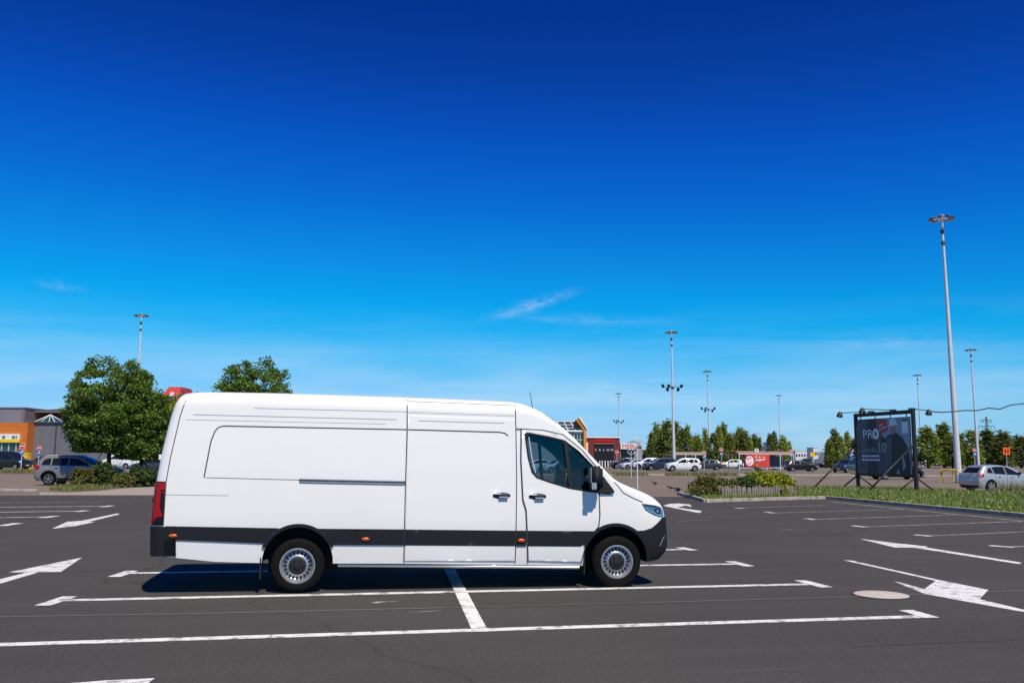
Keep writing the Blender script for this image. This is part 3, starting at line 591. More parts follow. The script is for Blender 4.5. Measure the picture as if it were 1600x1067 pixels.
for sg, fn in ((-1, sR), (1, sL)):
    near = sg < 0
    # side door, cab door
    if near:
        sd_ = patch('sliding_door', [(1.40, .40), (1.405, 2.33), (2.89, 2.29), (2.885, .385)], fn, 'white_paint', van, step=.06, thick=.010)
    dr = patch('cab_door', [(2.985, 2.155), (2.975, 1.73), (3.0, 1.21), (3.045, 1.06), (3.055, .86), (3.08, .385), (3.81, .36), (3.865, .597), (4.045, .838), (4.062, .986), (4.058, 1.29), (4.24, 1.30), (4.26, 1.33), (4.06, 1.60), (3.83, 1.875), (3.56, 2.085), (3.28, 2.148)], fn, 'white_paint', van, holes=[WIN], step=.055, thick=.010)
    for ln in ([(2.973, 2.17), (2.963, 1.73), (2.988, 1.206), (3.033, 1.059), (3.043, .861), (3.07, .35)], [(2.905, 2.172), (3.279, 2.156), (3.565, 2.094), (3.84, 1.882), (4.07, 1.61), (4.10, 1.54)], [(4.066, 1.292), (4.076, .986), (4.057, .834), (3.877, .593), (3.812, .33)]):
        ribbon('door_gap', ln, fn, 'seam', dr, .014, .0125)
    patch('window_trim', [(x+(x-3.6)*.055, z+(z-1.72)*.075) for x, z in WIN], fn, 'black_plastic', dr, holes=[WIN], step=.08, thick=.012)
    patch('side_window', WIN, lambda x, z, o, f=fn: f(x, z, o-.03), 'tinted_glass', dr, step=.15)
    ribbon('window_bar', [(3.60, 2.0), (3.665, 1.37)], fn, 'black_plastic', dr, .05, .010)
    ribbon('window_channel', [(3.085, 2.06), (3.125, 1.77), (3.175, 1.57)], fn, 'paint_pearl', dr, .014, -.015)
    for hx, hz, pr in (((2.57, 1.258, None), (3.07, 1.245, dr)) if near else ((3.07, 1.245, dr),)):
        hd = bmesh.new(); bmesh.ops.create_uvsphere(hd, u_segments=20, v_segments=10, radius=1, matrix=Matrix.Translation((hx+.125, sg*(V.hw(hx, hz)+.006), hz)) @ Matrix.Diagonal((.128, .03, .043, 1)))
        h = bmobj('door_handle', hd, 'black_plastic', pr or sd_, True)
        hb = bmesh.new(); box(hb, (hx+.15, sg*(V.hw(hx, hz)+.04), hz-.022), (.13, .022, .022)); bmobj('handle_grip', hb, 'paint_silver', pr or sd_, bevel=.008)
        hb = bmesh.new(); box(hb, (hx+.06, sg*(V.hw(hx, hz)+.03), hz+.025), (.10, .03, .014)); bmobj('handle_cap', hb, 'white_paint', pr or sd_, bevel=.005)
    # strip along the flank, sill joints
    top = lambda x: interp([(-1.68, .874), (-.3, .840), (.36, .828), (1.38, .813), (2.9, .787), (4.05, .778)], x)
    bot = lambda x: interp([(-1.67, .705), (-.41, .645), (.41, .620), (1.39, .604), (2.91, .58), (3.8, .566)], x)
    def arc_(cx, cz, r, x0, x1, zmin):
        return [(cx+r*math.cos(t), cz+r*math.sin(t)) for t in np.linspace(0, math.pi, 40) if cz+r*math.sin(t) > zmin]
    segs = [(-1.665, -.40, None), (.405, 1.378, None), (1.392, 2.888, None), (2.902, 3.04, None), (3.056, 3.795, None)]
    for a, b, _ in segs:
        pl = [(a, bot(a)), (b, bot(b)), (b, top(b)), (a, top(a))]
        if b == -.40: pl = [(a, bot(a)), (-.415, bot(-.4)), (-.40, .70), (-.34, .775), (-.25, top(-.25)), (a, top(a))]
        if a == .405: pl = [(.42, bot(.4)), (b, bot(b)), (b, top(b)), (.25, top(.25)), (.34, .775), (.40, .70)]
        if b == 3.795: pl = [(a, bot(a)), (3.80, bot(3.8)), (3.862, .597), (4.0, .773), (a, top(a))]
        patch('side_strip', pl, fn, 'dark_plastic', van, step=.05, thick=.014)
    for cx, cz in ((.0, .40), (4.30, .385)):
        pl = [(cx+.50*math.cos(t), cz+.50*math.sin(t)*.99) for t in np.linspace(.42, math.pi-.42, 30)]+[(cx+.452*math.cos(t), cz+.452*math.sin(t)) for t in np.linspace(math.pi-.42, .42, 30)]
        patch('arch_trim', pl, fn, 'dark_plastic', van, step=.05, thick=.026)
    for mx_, mz in ((-1.568, .752), (.872, .690), (2.971, .655)):
        hd = bmesh.new(); bmesh.ops.create_uvsphere(hd, u_segments=16, v_segments=8, radius=1, matrix=Matrix.Translation((mx_, sg*(V.hw(mx_, mz)+.02), mz)) @ Matrix.Diagonal((.054, .016, .025, 1))); bmobj('marker_lamp', hd, 'lamp_orange', van, True)
    # flank creases as flat strips, the crease shade put into their colour
    for ln, w_, m_ in (([(-1.225, 1.49), (-1.167, 1.953), (-1.125, 2.09), (-1.085, 2.14), (-1.02, 2.163), (1.40, 2.142)], .016, 'seam'), ([(1.41, 2.142), (2.66, 2.120), (2.74, 2.108), (2.79, 2.07)], .016, 'seam'), ([(-1.21, 1.49), (-.01, 1.462)], .007, 'seam'),
                       ([(-.64, 2.405), (1.40, 2.385)], .007, 'soft_line'), ([(1.41, 2.385), (2.88, 2.36)], .006, 'soft_line'), ([(-1.41, 2.308), (1.25, 2.276)], .009, 'soft_line'), ([(1.55, 2.265), (2.74, 2.245)], .008, 'soft_line'),
                       ([(-1.69, 1.27), (-.9, 1.26)], .006, 'soft_line'), ([(-1.5, 2.24), (1.1, 2.215)], .005, 'soft_line')):
        ribbon('crease_shade_line', ln, fn, m_, van, w_, .0125 if ln[0][0] > 1.39 and ln[0][0] < 2.9 else .002)
    if near:
        ribbon('door_gap', [(1.39, 2.56), (1.395, 2.1), (1.386, 1.463), (1.384, .8), (1.386, .37)], fn, 'seam', sd_, .013, .004); ribbon('door_gap', [(2.897, 2.50), (2.905, 1.466), (2.897, .777), (2.893, .345)], fn, 'seam', sd_, .013, .004)
        ribbon('door_gap', [(1.39, 2.535), (2.897, 2.497)], fn, 'soft_line', sd_, .008, .004)
        rl = patch('door_rail', [(-.01, 1.435), (1.385, 1.408), (1.385, 1.452), (-.01, 1.480)], fn, 'seam', van, step=.1, thick=.012)
        ribbon('rail_lip', [(0, 1.474), (1.37, 1.446)], fn, 'paint_pearl', rl, .008, .016); ribbon('rail_lip', [(0, 1.440), (1.37, 1.413)], fn, 'paint_silver', rl, .010, .016)
    ribbon('rear_door_gap', [(-1.50, 2.56), (-1.545, 2.40), (-1.575, 2.281), (-1.659, 1.743), (-1.692, 1.44), (-1.694, .88)], fn, 'seam', van, .012, .003)
    # tail lamp
    tl = patch('tail_lamp', [(-1.828, 1.44), (-1.70, 1.44), (-1.70, .885), (-1.853, .885), (-1.846, 1.1)], fn, 'lamp_smoke', van, step=.04, thick=.012)
    patch('red_lens', [(-1.805, 1.425), (-1.705, 1.425), (-1.705, 1.34), (-1.745, 1.33), (-1.75, 1.10), (-1.715, 1.02), (-1.715, 1.0), (-1.79, .985), (-1.832, .90), (-1.82, 1.2)], fn, 'lamp_red', tl, step=.03, thick=.018)
    patch('red_lens', [(-1.735, 1.305), (-1.708, 1.305), (-1.708, 1.292), (-1.735, 1.292)], fn, 'lamp_red', tl, step=.03, thick=.018)
    # rear wraps of lamp onto the doors
    patch('tail_lamp_rear', [(sg*.93, 1.44), (sg*.85, 1.44), (sg*.85, .89), (sg*.93, .89)], V.rearmap, 'lamp_red', van, step=.05, thick=.01)
    hl = patch('headlight', [(4.69, 1.147), (4.80, 1.132), (4.90, 1.118), (5.00, 1.085), (5.035, 1.05), (5.045, .955), (4.98, .962), (4.90, .985), (4.79, 1.032), (4.73, 1.085)], fn, 'lamp_clear', van, step=.03, thick=.010)
    patch('lamp_core', [(4.88, 1.075), (4.97, 1.06), (4.98, .995), (4.90, 1.01)], fn, 'lamp_smoke', hl, step=.03, thick=.014)
    patch('lamp_core', [(4.905, 1.055), (4.94, 1.05), (4.945, 1.02), (4.915, 1.022)], fn, 'lamp_core', hl, step=.02, thick=.020)
    ribbon('lamp_strip', [(4.735, 1.09), (4.80, 1.042), (4.90, .997), (5.03, .967)], fn, 'lamp_core', hl, .012, .016, .03); ribbon('lamp_strip', [(4.72, 1.132), (4.9, 1.105), (5.0, 1.072)], fn, 'black_plastic', hl, .014, .016, .03)
    ribbon('bonnet_gap', [(4.29, 1.445), (4.335, 1.40), (4.42, 1.293), (4.555, 1.225), (4.70, 1.165)], fn, 'seam', van, .012, .003)
    patch('mirror_base', [(4.10, 1.545), (4.145, 1.50), (4.285, 1.315), (4.275, 1.295), (4.06, 1.293), (4.05, 1.36)], fn, 'black_plastic', van, step=.05, thick=.035)
    # mirror on its arm
    y0 = V.hw(4.0, 1.5)
    mb = bmesh.new(); box(mb, (3.985, sg*(y0+.165), 1.50), (.17, .17, .33)); bmesh.ops.bevel(mb, geom=mb.edges[:], offset=.035, segments=3, affect='EDGES'); mo = bmobj('door_mirror', mb, 'dark_plastic', van, True)
    mb = bmesh.new(); box(mb, (3.90, sg*(y0+.165), 1.535), (.012, .14, .22)); bmobj('mirror_glass', mb, 'chrome', mo)
    mb = bmesh.new(); box(mb, (3.935, sg*(y0+.26), 1.395), (.07, .014, .09)); bmobj('indicator', mb, 'lamp_core', mo, bevel=.004)
    mb = bmesh.new(); rod(mb, (4.02, sg*(y0-.02), 1.36), (3.99, sg*(y0+.11), 1.375), .035); bmobj('mirror_arm', mb, 'black_plastic', mo)
zbump = lambda x: interp([(4.60, .772), (4.70, .776), (4.813, .808), (4.90, .866), (5.0, .945), (5.12, .95)], x)
fb = shell_obj('front_bumper', V.__class__.build(V, [4.60, 4.64, 4.68], 10, 4, 6, off=.014, zt=zbump, rear=False, arc=False), ['dark_plastic', 'liner'], van)
cut(fb, [arch_cut(4.30, .385, .455, -1.3, 1.3, 1)])
rb = shell_obj('rear_bumper', V.build([-1.672], 8, 4, 6, off=.012, zt=lambda x: .868, zb=lambda x: .492, front=False, arc=False), ['black_plastic'], van); sharp(rb, 40)
B('bumper_step', (-1.85, 0, .60), (.09, 1.5, .12), 'black_plastic', rb, bevel=.02)
B('bumper_reflector', (-1.845, -.80, .83), (.03, .09, .07), 'lamp_core', rb, bevel=.006)
gr = patch('grille', [(-.62, 1.03), (.62, 1.03), (.50, .74), (-.50, .74)], V.frontmap, 'white_paint', van, step=.12, thick=.03)
for k in range(4): patch('grille_slat', [(-.55+.02*k, .985-.065*k), (.55-.02*k, .985-.065*k), (.55-.02*k, .95-.065*k), (-.55+.02*k, .95-.065*k)], V.frontmap, 'black_plastic', gr, step=.12, thick=.036)
for sg in (-1, 1):
    fn = V.side(sg)
    fg = patch('fog_lamp', [(4.94, .545), (5.035, .55), (5.06, .62), (5.05, .70), (5.0, .66)], lambda x, z, o, f=fn: f(x, z, o+.014), 'black_plastic', van, step=.04, thick=.012); ribbon('fog_rim', [(4.955, .56), (5.005, .65), (5.045, .69)], fn, 'soft_line', fg, .012, .032, .03)
patch('windscreen', [(3.36, -.80), (4.30, -.82), (4.34, 0), (4.30, .82), (3.36, .80)], lambda x, y, o: V.topmap(x, y, o-.012), 'tinted_glass', van, step=.12)
patch('windscreen_band', [(3.34, -.84), (3.42, -.84), (3.42, .84), (3.34, .84)], lambda x, y, o: V.topmap(x, y, o), 'black_plastic', van, step=.1, thick=.004)
for sg in (-1, 1): patch('pillar_trim', [(3.42, sg*.76), (4.33, sg*.77), (4.33, sg*.83), (3.42, sg*.83)], V.topmap, 'black_plastic', van, step=.08, thick=.006)
bm = bmesh.new(); tube(bm, [(4.42, -.5, 1.47), (4.36, -.1, 1.50), (4.30, .4, 1.53)], .012); bmobj('wiper', bm, 'black_plastic', van)
patch('bonnet_vent', [(4.40, -.55), (4.60, -.60), (4.60, -.80), (4.40, -.78)], V.topmap, 'black_plastic', van, step=.06, thick=.010)
bm = bmesh.new(); rod(bm, (3.33, 0, V.zt(3.33)), (3.31, 0, V.zt(3.3)+.11), .016, 8, .010); rod(bm, (3.31, 0, V.zt(3.3)+.10), (3.27, 0, V.zt(3.3)+.36), .006, 6, .004); bmobj('aerial', bm, 'black_plastic', van)
patch('rear_window', [(-.70, 1.62), (-.06, 1.62), (-.08, 2.25), (-.64, 2.25)], V.rearmap, 'car_glass', van, step=.15, thick=.006); patch('rear_window', [(.70, 1.62), (.06, 1.62), (.08, 2.25), (.64, 2.25)], V.rearmap, 'car_glass', van, step=.15, thick=.006)
for z in (1.75, 1.2):
    B('door_hinge', (V.rear and interp(V.rear, z)-.005, -.90, z), (.03, .05, .07), 'white_metal' if z > 1.5 else 'black_plastic', van, bevel=.012)
for x in (0., 4.325):
    for sg in (-1, 1): wheel(van, x, sg*.875, .352, .352, .215, .22, sg, 'steel', 48)
for x, w_ in ((-.47, .06), (4.80-.94, .04)):
    for sg in (-1, 1): B('mud_flap', (x, sg*.86, .33), (.02, .24, .30), 'black_plastic', van, bevel=.006)
B('underbody', (2.05, 0, .37), (4.9, 1.30, .26), 'liner', van); B('rear_underbody', (-1.1, 0, .50), (1.3, 1.30, .12), 'liner', van); ROD('axle', (0, -.8, .35), (0, .8, .35), .06, 'liner', van); ROD('axle', (4.325, -.8, .33), (4.325, .8, .33), .04, 'liner', van)  # underbody block shaped low and wide to deepen the shade beneath
ROD('sill_tube', (.52, -.93, .345), (3.80, -.925, .275), .022, 'paint_silver', van); ROD('sill_tube', (.52, .93, .345), (3.80, .925, .275), .022, 'paint_silver', van)
for sg in (-1, 1):                               # cab seats
    s_ = bmesh.new(); box(s_, (3.28, sg*.45, 1.05), (.50, .52, .14)); box(s_, (3.06, sg*.45, 1.38), (.13, .48, .60)); box(s_, (3.04, sg*.45, 1.78), (.09, .26, .20)); bmesh.ops.bevel(s_, geom=s_.edges[:], offset=.03, segments=2, affect='EDGES'); bmobj('cab_seat', s_, 'seat_cloth', van, True)
B('dashboard', (4.12, 0, 1.15), (.34, 1.66, .34), 'interior', van, bevel=.05); B('cab_floor', (3.6, 0, .83), (1.3, 1.7, .05), 'interior', van)
bm = bmesh.new()
for k in range(24):
    a0, a1 = 2*math.pi*k/24, 2*math.pi*(k+1)/24; rod(bm, (0, .19*math.cos(a0), .19*math.sin(a0)), (0, .19*math.cos(a1), .19*math.sin(a1)), .015, 6)
rod(bm, (0, -.19, 0), (0, .19, 0), .015); rod(bm, (.0, 0, 0), (.25, 0, -.03), .03); st = bmobj('steering_wheel', bm, 'interior', van); st.location = (3.80, .45, 1.36); st.rotation_euler = (0, R(28), 0)
# ------------------------------------------------------------------ cars
KINDS = {
 'hatchback': dict(wb=2.61, r=.315, rim=.205, ww=.20, rc=.09, rh=.10,
    top=[(-.22, 1.43), (0, 1.45), (.5, 1.462), (1.0, 1.45), (1.35, 1.395), (1.6, 1.305), (1.9, 1.15), (2.2, 1.005), (2.32, .96), (2.6, .915), (2.9, .865), (3.15, .795), (3.3, .735), (3.38, .69)],
    rear=[(.2, -.66), (.35, -.76), (.62, -.79), (.80, -.76), (.95, -.68), (1.1, -.57), (1.3, -.37), (1.40, -.26), (1.44, -.20), (1.5, -.18)],
    front=[(.2, 3.34), (.35, 3.43), (.55, 3.45), (.68, 3.41), (.75, 3.36), (.85, 3.32), (1.0, 3.30)],
    wid=[(.18, .76), (.35, .85), (.6, .875), (.85, .872), (.95, .85), (1.45, .60)], bot=.19,
    wins=[[(-.20, 1.06), (-.03, 1.30), (.13, 1.345), (.22, 1.03)], [(.28, 1.015), (.20, 1.355), (.55, 1.395), (.98, 1.39), (1.0, .985)], [(1.07, .98), (1.05, 1.385), (1.28, 1.34), (1.60, 1.185), (1.88, 1.005), (1.8, .965)]],
    ws=(1.42, 2.24, .60, .68), rw=(1.05, 1.34, .52), tail=[(-.72, .98), (-.50, 1.03), (-.42, .96), (-.46, .84), (-.70, .80)], head=[(3.00, .76), (3.14, .77), (3.32, .70), (3.36, .60), (3.2, .60)], seams=[[(.26, 1.01), (.30, .75), (.50, .45), (.50, .28)], [(1.035, 1.38), (1.035, .98), (1.05, .28)], [(1.9, .98), (2.02, .85), (2.02, .40), (1.95, .28)]], han=[(.55, .84), (1.35, .83)]),
 'suv': dict(wb=2.83, r=.36, rim=.235, ww=.23, rc=.10, rh=.10,
    top=[(-.52, 1.585), (-.2, 1.63), (.4, 1.655), (1.1, 1.655), (1.5, 1.62), (1.8, 1.53), (2.1, 1.37), (2.45, 1.16), (2.6, 1.10), (2.9, 1.06), (3.2, 1.0), (3.4, .93), (3.5, .87)],
    rear=[(.25, -.72), (.45, -.84), (.8, -.86), (1.0, -.83), (1.2, -.76), (1.45, -.62), (1.56, -.54), (1.6, -.50), (1.7, -.48)],
    front=[(.25, 3.46), (.45, 3.58), (.7, 3.60), (.85, 3.56), (.92, 3.50), (1.0, 3.46), (1.2, 3.44)],
    wid=[(.22, .80), (.4, .89), (.7, .915), (.95, .91), (1.08, .885), (1.65, .68)], bot=.25,
    wins=[[(-.46, 1.14), (-.36, 1.40), (-.20, 1.485), (.04, 1.505), (.04, 1.125)], [(.12, 1.12), (.12, 1.51), (.98, 1.525), (.98, 1.105)], [(1.06, 1.10), (1.06, 1.525), (1.42, 1.50), (1.70, 1.40), (2.05, 1.19), (2.1, 1.11)]],
    ws=(1.62, 2.52, .66, .74), rw=(1.18, 1.50, .60), tail=[(-.82, 1.10), (-.55, 1.12), (-.50, 1.0), (-.58, .88), (-.82, .88)], head=[(3.22, .93), (3.36, .92), (3.50, .84), (3.54, .74), (3.35, .76)], seams=[[(.08, 1.12), (.20, .9), (.42, .60), (.44, .36)], [(1.02, 1.52), (1.02, 1.10), (1.05, .36)], [(2.12, 1.10), (2.22, .95), (2.22, .50), (2.12, .36)]], han=[(.42, .97), (1.42, .95)]),
 'saloon': dict(wb=2.70, r=.32, rim=.21, ww=.20, rc=.09, rh=.10,
    top=[(-.98, .98), (-.8, 1.0), (-.5, 1.03), (-.35, 1.07), (0, 1.26), (.3, 1.37), (.6, 1.425), (1.0, 1.44), (1.35, 1.40), (1.65, 1.30), (2.0, 1.12), (2.3, .97), (2.45, .93), (2.8, .88), (3.1, .83), (3.35, .75), (3.45, .69)],
    rear=[(.2, -.90), (.4, -.99), (.7, -1.02), (.88, -1.01), (.96, -.99), (1.05, -.97), (1.2, -.96)],
    front=[(.2, 3.42), (.35, 3.51), (.55, 3.53), (.68, 3.48), (.75, 3.43), (.85, 3.40), (1.0, 3.38)],
    wid=[(.18, .78), (.35, .87), (.6, .895), (.85, .89), (.95, .865), (1.45, .60)], bot=.18,
    wins=[[(-.12, 1.08), (.10, 1.24), (.42, 1.345), (.98, 1.375), (1.0, .985)], [(1.07, .98), (1.05, 1.375), (1.32, 1.335), (1.65, 1.18), (1.98, .995), (1.9, .96)]],
    ws=(1.45, 2.36, .60, .70), rw=None, rtop=(-.30, .42, .58), tail=[(-.98, .92), (-.72, .94), (-.68, .82), (-.98, .76)], head=[(3.05, .78), (3.2, .78), (3.40, .70), (3.44, .60), (3.25, .60)], seams=[[(.2, 1.0), (.28, .75), (.48, .45), (.5, .28)], [(1.035, 1.37), (1.035, .98), (1.05, .28)], [(2.0, .96), (2.1, .85), (2.1, .40), (2.0, .28)]], han=[(.5, .83), (1.4, .82)]),
 'people_carrier': dict(wb=3.0, r=.34, rim=.21, ww=.21, rc=.14, rh=.13,
    top=[(-.80, 1.88), (-.5, 1.93), (.3, 1.95), (1.3, 1.95), (1.8, 1.90), (2.1, 1.78), (2.5, 1.50), (2.9, 1.20), (3.0, 1.14), (3.3, 1.06), (3.55, .96), (3.68, .86)],
    rear=[(.2, -.90), (.4, -.97), (.9, -.98), (1.3, -.95), (1.7, -.87), (1.86, -.80), (1.95, -.76)],
    front=[(.2, 3.66), (.4, 3.76), (.65, 3.78), (.82, 3.74), (.92, 3.68), (1.05, 3.62), (1.2, 3.60)],
    wid=[(.2, .84), (.4, .93), (.8, .955), (1.05, .95), (1.2, .93), (1.9, .80)], bot=.22,
    wins=[[(-.75, 1.20), (-.68, 1.66), (.20, 1.68), (.20, 1.17)], [(.30, 1.17), (.30, 1.685), (1.30, 1.685), (1.30, 1.15)], [(1.40, 1.15), (1.40, 1.685), (1.75, 1.66), (2.10, 1.50), (2.45, 1.22), (2.5, 1.12)]],
    ws=(1.98, 2.90, .76, .82), rw=(1.25, 1.70, .70), tail=[(-.93, 1.25), (-.82, 1.25), (-.82, .80), (-.93, .80)], head=[(3.35, .98), (3.5, .96), (3.66, .86), (3.70, .74), (3.5, .76)], seams=[[(.25, 1.6), (.25, .3)], [(1.35, 1.68), (1.35, .3)], [(2.5, 1.12), (2.56, .9), (2.5, .35)]], han=[(.5, 1.0), (1.6, 1.0)]),
}
PROTO = {}
def make_car(kind, style='plain', dark_low=False, rails=False):
    k = KINDS[kind]; root = bpy.data.objects.new(kind, None); COL.objects.link(root); root.empty_display_size = .2
    S = Shell(k['top'], k['rear'], k['front'], k['wid'], [(-2, k['bot']), (5, k['bot'])], k['rc'], k['rh'], .16, .34, .26, .035)
    xs = [x for x, z in k['top'] if k['top'][0][0]+.5 < x < interp(k['front'], .9)-.42]
    body = shell_obj('body', S.build(xs, 12, 4, 4), ['paint_silver', 'liner'], root)
    wb, r = k['wb'], k['r']; cuts = []
    for x in (0, wb):
        for y0, y1 in ((-1.2, -.58), (.58, 1.2)): cuts.append(arch_cut(x, r+.02, r+.055, y0, y1, 1))
    cut(body, cuts, 38)
    for sg in (-1, 1):
        fn = S.side(sg)
        for w in k['wins']: patch('side_window', w, fn, 'car_glass', root, step=.16, thick=.004)
        tl = patch('tail_lamp', k['tail'], fn, 'lamp_red', root, step=.07, thick=.01); patch('headlight', k['head'], fn, 'lamp_core', root, step=.07, thick=.008)
        for s_ in k['seams']: ribbon('door_gap', s_, fn, 'seam', root, .014, .003, .1)
        for hx, hz in k['han']:
            hb = bmesh.new(); box(hb, (hx, sg*(S.hw(hx, hz)+.015), hz), (.19, .04, .035)); bmobj('door_handle', hb, 'black_plastic' if style == 'dark' else 'chrome', root, bevel=.012)
        mx_, mz = k['wins'][-1][-2]; mb = bmesh.new(); box(mb, (mx_-.06, sg*(S.hw(mx_, mz)+.09), mz+.03), (.12, .17, .13)); bmobj('door_mirror', mb, 'black_plastic', root, bevel=.03)
        if dark_low:
            patch('sill_cladding', [(r+.10, k['bot']+.02), (wb-r-.10, k['bot']+.02), (wb-r-.10, k['bot']+.17), (r+.10, k['bot']+.17)], fn, 'dark_plastic', root, step=.12, thick=.012)
            for cx in (0, wb):
                pl = [(cx+(r+.105)*math.cos(t), r+.02+(r+.105)*math.sin(t)) for t in np.linspace(.15, math.pi-.15, 20)]+[(cx+(r+.052)*math.cos(t), r+.02+(r+.052)*math.sin(t)) for t in np.linspace(math.pi-.15, .15, 20)]
                patch('arch_cladding', pl, fn, 'dark_plastic', root, step=.06, thick=.012)
        if rails:
            rl = bmesh.new(); tube(rl, [(-.35, sg*.60, S.zt(-.35)+.01), (-.2, sg*.61, S.zt(-.2)+.045), (1.2, sg*.61, S.zt(1.2)+.045), (1.45, sg*.60, S.zt(1.45)+.01)], .018); bmobj('roof_rail', rl, 'galvanised', root)
        ribbon('belt_line', [(k['wins'][0][0][0], k['wins'][0][0][1]-.03), (k['wins'][0][-1][0], k['wins'][0][-1][1]-.028), (k['wins'][-1][-1][0], k['wins'][-1][-1][1]-.02)], fn, 'chrome' if rails else 'black_plastic', root, .018, .006)
    a, b, w0, w1 = k['ws']; patch('windscreen', [(a, -w0), (b, -w1), (b, w1), (a, w0)], S.topmap, 'car_glass', root, step=.16, thick=.004)
    if k['rw']:
        z0, z1, w = k['rw']; patch('rear_window', [(-w-.06, z0), (w+.06, z0), (w, z1), (-w, z1)], S.rearmap, 'car_glass', root, step=.12, thick=.006)
    else:
        a, b, w = k['rtop']; patch('rear_window', [(a, -w), (b, -w+.05), (b, w-.05), (a, w)], S.topmap, 'car_glass', root, step=.14, thick=.004)
    zb = k['tail'][-1][1]-.2; patch('number_plate', [(-.26, zb), (.26, zb), (.26, zb+.11), (-.26, zb+.11)], S.rearmap, 'sign_white', root, step=.2, thick=.01)
    patch('number_plate', [(-.26, .42), (.26, .42), (.26, .53), (-.26, .53)], S.frontmap, 'sign_white', root, step=.2, thick=.01)
    zt_ = k['head'][-1][1]; patch('grille', [(-.40, zt_-.02), (.40, zt_-.02), (.36, zt_+.10), (-.36, zt_+.10)], S.frontmap, 'black_plastic', root, step=.15, thick=.008)
    patch('lower_bumper', [(-.70, k['bot']+.04), (.70, k['bot']+.04), (.66, k['bot']+.16), (-.66, k['bot']+.16)], S.frontmap, 'black_plastic', root, step=.15, thick=.008); patch('lower_bumper', [(-.72, k['bot']+.04), (.72, k['bot']+.04), (.72, k['bot']+.17), (-.72, k['bot']+.17)], S.rearmap, 'black_plastic', root, step=.15, thick=.01)
    hwid = interp(k['wid'], .5)
    for x in (0, wb):
        for sg in (-1, 1): wheel(root, x, sg*(hwid-k['ww']/2-.015), r, r, k['rim'], k['ww'], sg, style if style == 'dark' else 'plain', 28)
    B('underbody', (wb/2, 0, k['bot']+.06), (wb+.7, 1.2, .14), 'liner', root)
    root['wb'] = wb; return root
def car(kind, paint, at_, hd, label, cat='car', group=None, style='plain', dark_low=False, rails=False, roof=None, by='centre', mirror=False):
    key = (kind, style, dark_low, rails)
    if key not in PROTO: PROTO[key] = o = make_car(*key); fresh = True
    else: o = None; fresh = False
    wb = PROTO[key]['wb']; p = Vector(at_); h = R(hd); d = Vector((math.cos(h), math.sin(h), 0)); off = wb/2 if by == 'centre' else 0
    loc = (p.x-d.x*off, p.y-d.y*off, -.012)
    if fresh: o.location = loc; o.rotation_euler = (0, 0, h); o['label'] = label
    else: o = dup(PROTO[key], loc, h, label)
    o['category'] = cat; o.name = 'parked_'+({'suv': 'suv', 'people_carrier': 'minivan'}.get(kind, 'car'))
    if group: o['group'] = group
    if 'wb' in o: pass
    for c in o.children:
        if c.name.split('.')[0] == 'body': c.material_slots[0].link = 'OBJECT'; c.material_slots[0].material = M[paint]
    return o
def near(px_, py_, w=.85):         # ground pixel of the near wheels -> centre line of the car
    g = G(px_, py_); d = Vector((g.x, g.y, 0)).normalized(); return g+d*w
car('hatchback', 'paint_silver', near(1551, 768.5, .1)+Vector((-.25, .80, 0)), 13, 'silver five-door hatchback behind the grass verge at the right edge', by='rear')
car('suv', 'paint_grey', near(74, 758, .1)+Vector((0, .85, 0)), 3, 'grey SUV with silver roof rails half hidden by the shrubs under the tree', 'suv', style='dark', dark_low=True, rails=True, by='rear')
